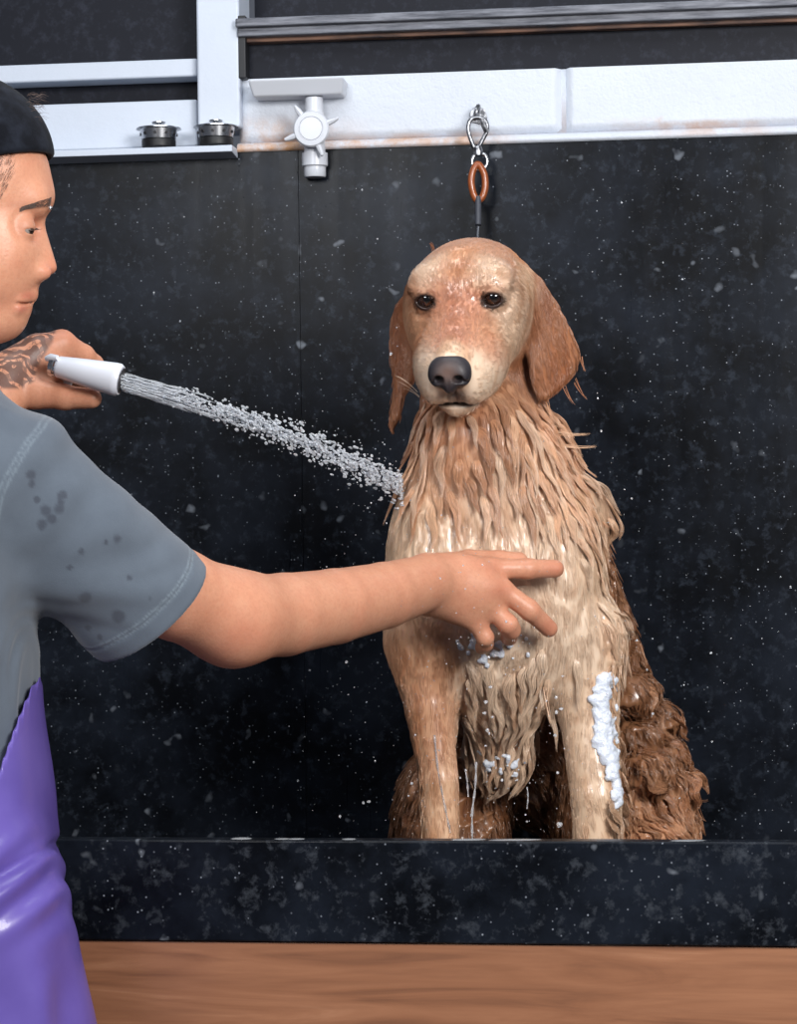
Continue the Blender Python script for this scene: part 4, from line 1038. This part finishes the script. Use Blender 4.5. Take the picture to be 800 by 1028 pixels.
for s in (0,1):
    k_=((v[:,1]<2.43) if s else (v[:,1]>=2.43)); ix=np.cumsum(k_)-1; ff=f_[k_[f_].all(1)]; mesh_obj('shoe',v[k_],ix[ff],M['shoe'],person)

# ------------------------------------------------------------------ sprayer
a=W(56,367.5,2.715); b=W(121.5,382,2.705); ax_=Vector(b-a); Ls=ax_.length; axn=ax_.normalized()
spr=empty('shower_sprayer',a); tag(spr,'white hand shower sprayer held in the tattooed hand, water jetting out','sprayer')
g=MB(); g.lathe(Vector(a),axn,[(.001,.0100),(.003,.0120),(.0035,.0123),(Ls*.5,.0160),(Ls-.008,.0188),(Ls-.003,.0186),(Ls,.0165),(Ls+.0005,.010)],40); g.build('nozzle',M['plastic2'],spr)
g=MB(); g.lathe(Vector(a)-axn*.007,axn,[(0,.0095),(.001,.0120),(.0035,.0125),(.0055,.0128),(.0065,.0118),(.0085,.0118)],32); g.build('end_collar',M['steel'],spr)
g=MB(); g.lathe(b,axn,[(.0003,.0145),(.0012,.0145),(.0016,.012)],32)
g.build('spray_face',M['wsteel'],spr)
h0=Vector(W(66,373,2.728)); h1=Vector(W(66,380,2.80)); h2=Vector(W(60,398,2.865)); h3=Vector(W(52,404,2.885))
g=MB(); g.tube(smooth_path([h0,h1,h2],6),.009,20); g.build('handle',M['plastic2'],spr)
g=MB(); sd=axn.cross(Vector((0,0,1))).normalized(); 
g.tube([Vector(a)-axn*.010+Vector((0,-.004,.006)),Vector(a)-axn*.004+Vector((0,-.008,.0085)),Vector(a)+axn*.004+Vector((0,-.011,.0095))],[.0035,.0045,.003],10); g.build('trigger_lever',M['plastic2'],spr)

# ------------------------------------------------------------------ water
def jet(t): # centre line from the nozzle to the shoulder
    P0=W(122,382.5,2.705); P3=W(404,489,2.985); P=P0*(1-t)+P3*t; return P+np.array([0,0,.010*math.sin(math.pi*t)])
g=MB(); rj=random.Random(3)
for i in range(36):
    a_=rj.random()*6.28; rr=math.sqrt(rj.random())*.0115; end=rj.uniform(.12,.34); P=[];R=[]
    n=14
    for k in range(n+1):
        t=end*k/n; sp=1+t*1.0
        P.append(jet(t)+np.array([0,math.cos(a_)*rr*sp,math.sin(a_)*rr*sp])+np.array([0,rj.uniform(-.0004,.0004),rj.uniform(-.0005,.0005)])); R.append(.0008*(1+.45*math.sin(k*1.7+i))*(1 if k<n else .2))
    g.tube(P,R,6)
jd=nrm(jet(.6)-jet(.5))
def blob(c,r,el,n=5):
    g.sphere((0,0,0),r,n,(1,1,1)); m=len(g.v); cnt=(n-1)*2*n+2; s0=m-cnt
    ph=rj.random()*6
    for q_ in range(s0,m):
        v=np.array(g.v[q_]); t_=v@jd; v=v+jd*t_*(el-1); v=v*(1+.22*math.sin(v[0]*900+ph)+.15*math.cos(v[2]*1100+ph)); g.v[q_]=tuple(v+c)
for i in range(1600):
    t=rj.uniform(.14,1.0)**.9; sig=.0060+.0085*t; 
    c_=jet(t)+np.array([0,rj.gauss(0,sig*.8),rj.gauss(0,sig*.72)]); blob(c_,rj.uniform(.0006,.0018)*(1.1 if t>.3 else .8),rj.uniform(1.0,2.6))
for i in range(230):   # mist round the jet and splash back from the coat
    t=rj.uniform(.35,1.0); c_=jet(t)+np.array([0,rj.gauss(0,.02),rj.gauss(0,.024*t)]); blob(c_,rj.uniform(.0003,.0009),1.2,4)
o=g.build('water_jet',M['water'],angle=False); tag(o,'jet of water spraying from the white nozzle onto the dog','water',kind='stuff')
g=MB(); rj=random.Random(5)
for i in range(900):   # fine drops in the air about the dog
    if rj.random()<.5: x_=rj.gauss(470,110); y_=rj.gauss(690,120)
    else: x_=rj.uniform(60,800); y_=rj.uniform(160,835)
    if y_>838 or x_<230 and y_>400 or x_<110: continue
    Y_=rj.uniform(2.72,3.5) if y_<800 else rj.uniform(2.72,2.9)
    if 400<x_<640 and y_>240: Y_=rj.uniform(2.70,2.86)
    if 400<x_<590 and y_<440: continue
    r=rj.uniform(.0003,.0007) if rj.random()<.9 else rj.uniform(.0009,.0017)
    blob(W(x_,y_,Y_),r,1.0,4)
for (x_,y_,r) in ((370,805,.0022),(365,806,.0018),(563,712,.0024),(490,660,.002),(492,690,.0022),(488,705,.0024),(494,720,.0018),(489,733,.0024),(558,700,.0018),(559,715,.0022),(557,738,.0018),(560,776,.002),(562,828,.0032),(486,716,.0022),(600,400,.001)):
    blob(W(x_,y_,2.86),r,1.0,6)
o=g.build('water_droplets',M['water'],angle=False); tag(o,'fine water droplets flying in front of the black granite','water',kind='stuff')

# ------------------------------------------------------------------ suds and drips
rb=random.Random(21)
def on_dog(x,y,Y0=2.80,off=0.0):
    t=0; p0=W(x,y,Y0)[None]; dr=nrm(W(x,y,1.0)-np.array([0,0,CZ]))[None]; p=p0.copy()
    for _ in range(60):
        d_=D(p)[:,None]; p=p+dr*d_*.9
        if abs(d_[0,0])<.0004: break
        if p[0,1]>3.5: return None
    return p[0]-dr[0]*off
rf=random.Random(9); FO=Sdf(); fp=[]
def suds(path,n,sx_,r0,r1,of=0.0):
    for i in range(n):
        t=rf.random()*(len(path)-1); k=int(t); f_=t-k; x_=path[k][0]*(1-f_)+path[min(k+1,len(path)-1)][0]*f_+rf.gauss(0,sx_); y_=path[k][1]*(1-f_)+path[min(k+1,len(path)-1)][1]*f_+rf.gauss(0,3+sx_*.5*(of>.005))
        p=on_dog(x_,y_,off=of)
        if p is not None: fp.append((p,rf.uniform(r0,r1)))
suds([(612,680),(602,702),(606,722),(607,745),(611,765)],190,5.0,.0016,.0055)
suds([(611,760),(618,780),(622,812)],80,2.5,.0018,.0048,.004)
suds([(462,640),(480,655),(500,655),(520,650)],60,8,.0010,.0030,.007)
suds([(470,785),(485,772),(500,765),(515,772),(530,780)],70,9,.0008,.0026,.011)
for p,r in fp: FO.e(p-np.array([0,r*.4,0]),(r,r*.8,r),.005)
lo=np.min([p for p,_ in fp],0)-.01; hi=np.max([p for p,_ in fp],0)+.01
v,f_=polygonise(FO,axis((lo[0],hi[0],.0014)),axis((lo[1],hi[1],.0018)),axis((lo[2],hi[2],.0014)))
v=v+grad(FO,v)*(noise(v*420,91)*.0008)[:,None].astype(F32)
o=mesh_obj('soap_suds',v,f_,M['foam']); tag(o,'white soap suds clinging to the wet dog\'s leg and belly','soap suds',kind='stuff')
g=MB()
for pts,r in (([(478,765),(477,790),(474,815),(474,842)],.0013),([(467,772),(469,785),(470,800)],.0009),([(529,790),(530,800),(529,812)],.0008),([(436,738),(440,775),(447,812),(452,836)],.0013)):
    Q=[on_dog(x_,y_,off=.001) for x_,y_ in pts]
    if any(q_ is None for q_ in Q) or pts[0][0]!=436: Q=[W(x_,y_,2.955) for x_,y_ in pts]
    n_=24; sp=smooth_path(Q,8); g.tube(sp,[r*(1+.35*math.sin(i*1.3)) for i in range(len(sp))],8)
for i in range(190):
    p=on_dog(rb.gauss(408,9)+max(0,rb.gauss(6,12)),rb.gauss(505,24)) if i<120 else on_dog(rb.gauss(470,18),rb.gauss(549,5))
    if p is not None: blob(p,rb.uniform(.0005,.0013),1,4)
o=g.build('water_drips',M['water'],angle=False); tag(o,'strings and beads of soapy water on the dog\'s shoulder, belly fur and leg','water',kind='stuff')
# ------------------------------------------------------------------ light
def area(name,loc,target,size,energy,color=(1,1,1),sy=None):
    l=bpy.data.lights.new(name,'AREA'); l.energy=energy; l.color=color; l.shape='RECTANGLE'; l.size=size; l.size_y=sy or size
    o=bpy.data.objects.new(name,l); COL.objects.link(o); o.location=loc
    d=Vector(target)-Vector(loc); o.rotation_euler=d.to_track_quat('-Z','Y').to_euler(); return o
area('left_softbox',(-1.1,.2,2.5),(0,3.0,1.2),.9,34,(.97,.98,1))
area('key_softbox',(1.25,.4,2.25),(0,3.0,1.2),.9,88,(1,.985,.97))
area('wall_top_fill',(0,2.55,2.9),(0,3.3,1.3),1.5,16,(.90,.95,1),.7)  # added unseen area light, grazes the wall so its top is brighter
w=bpy.data.worlds.new('world'); SC.world=w; w.use_nodes=True; w.node_tree.nodes['Background'].inputs[0].default_value=(.75,.82,1,1); w.node_tree.nodes['Background'].inputs[1].default_value=.12
SC.cycles.use_denoising=True
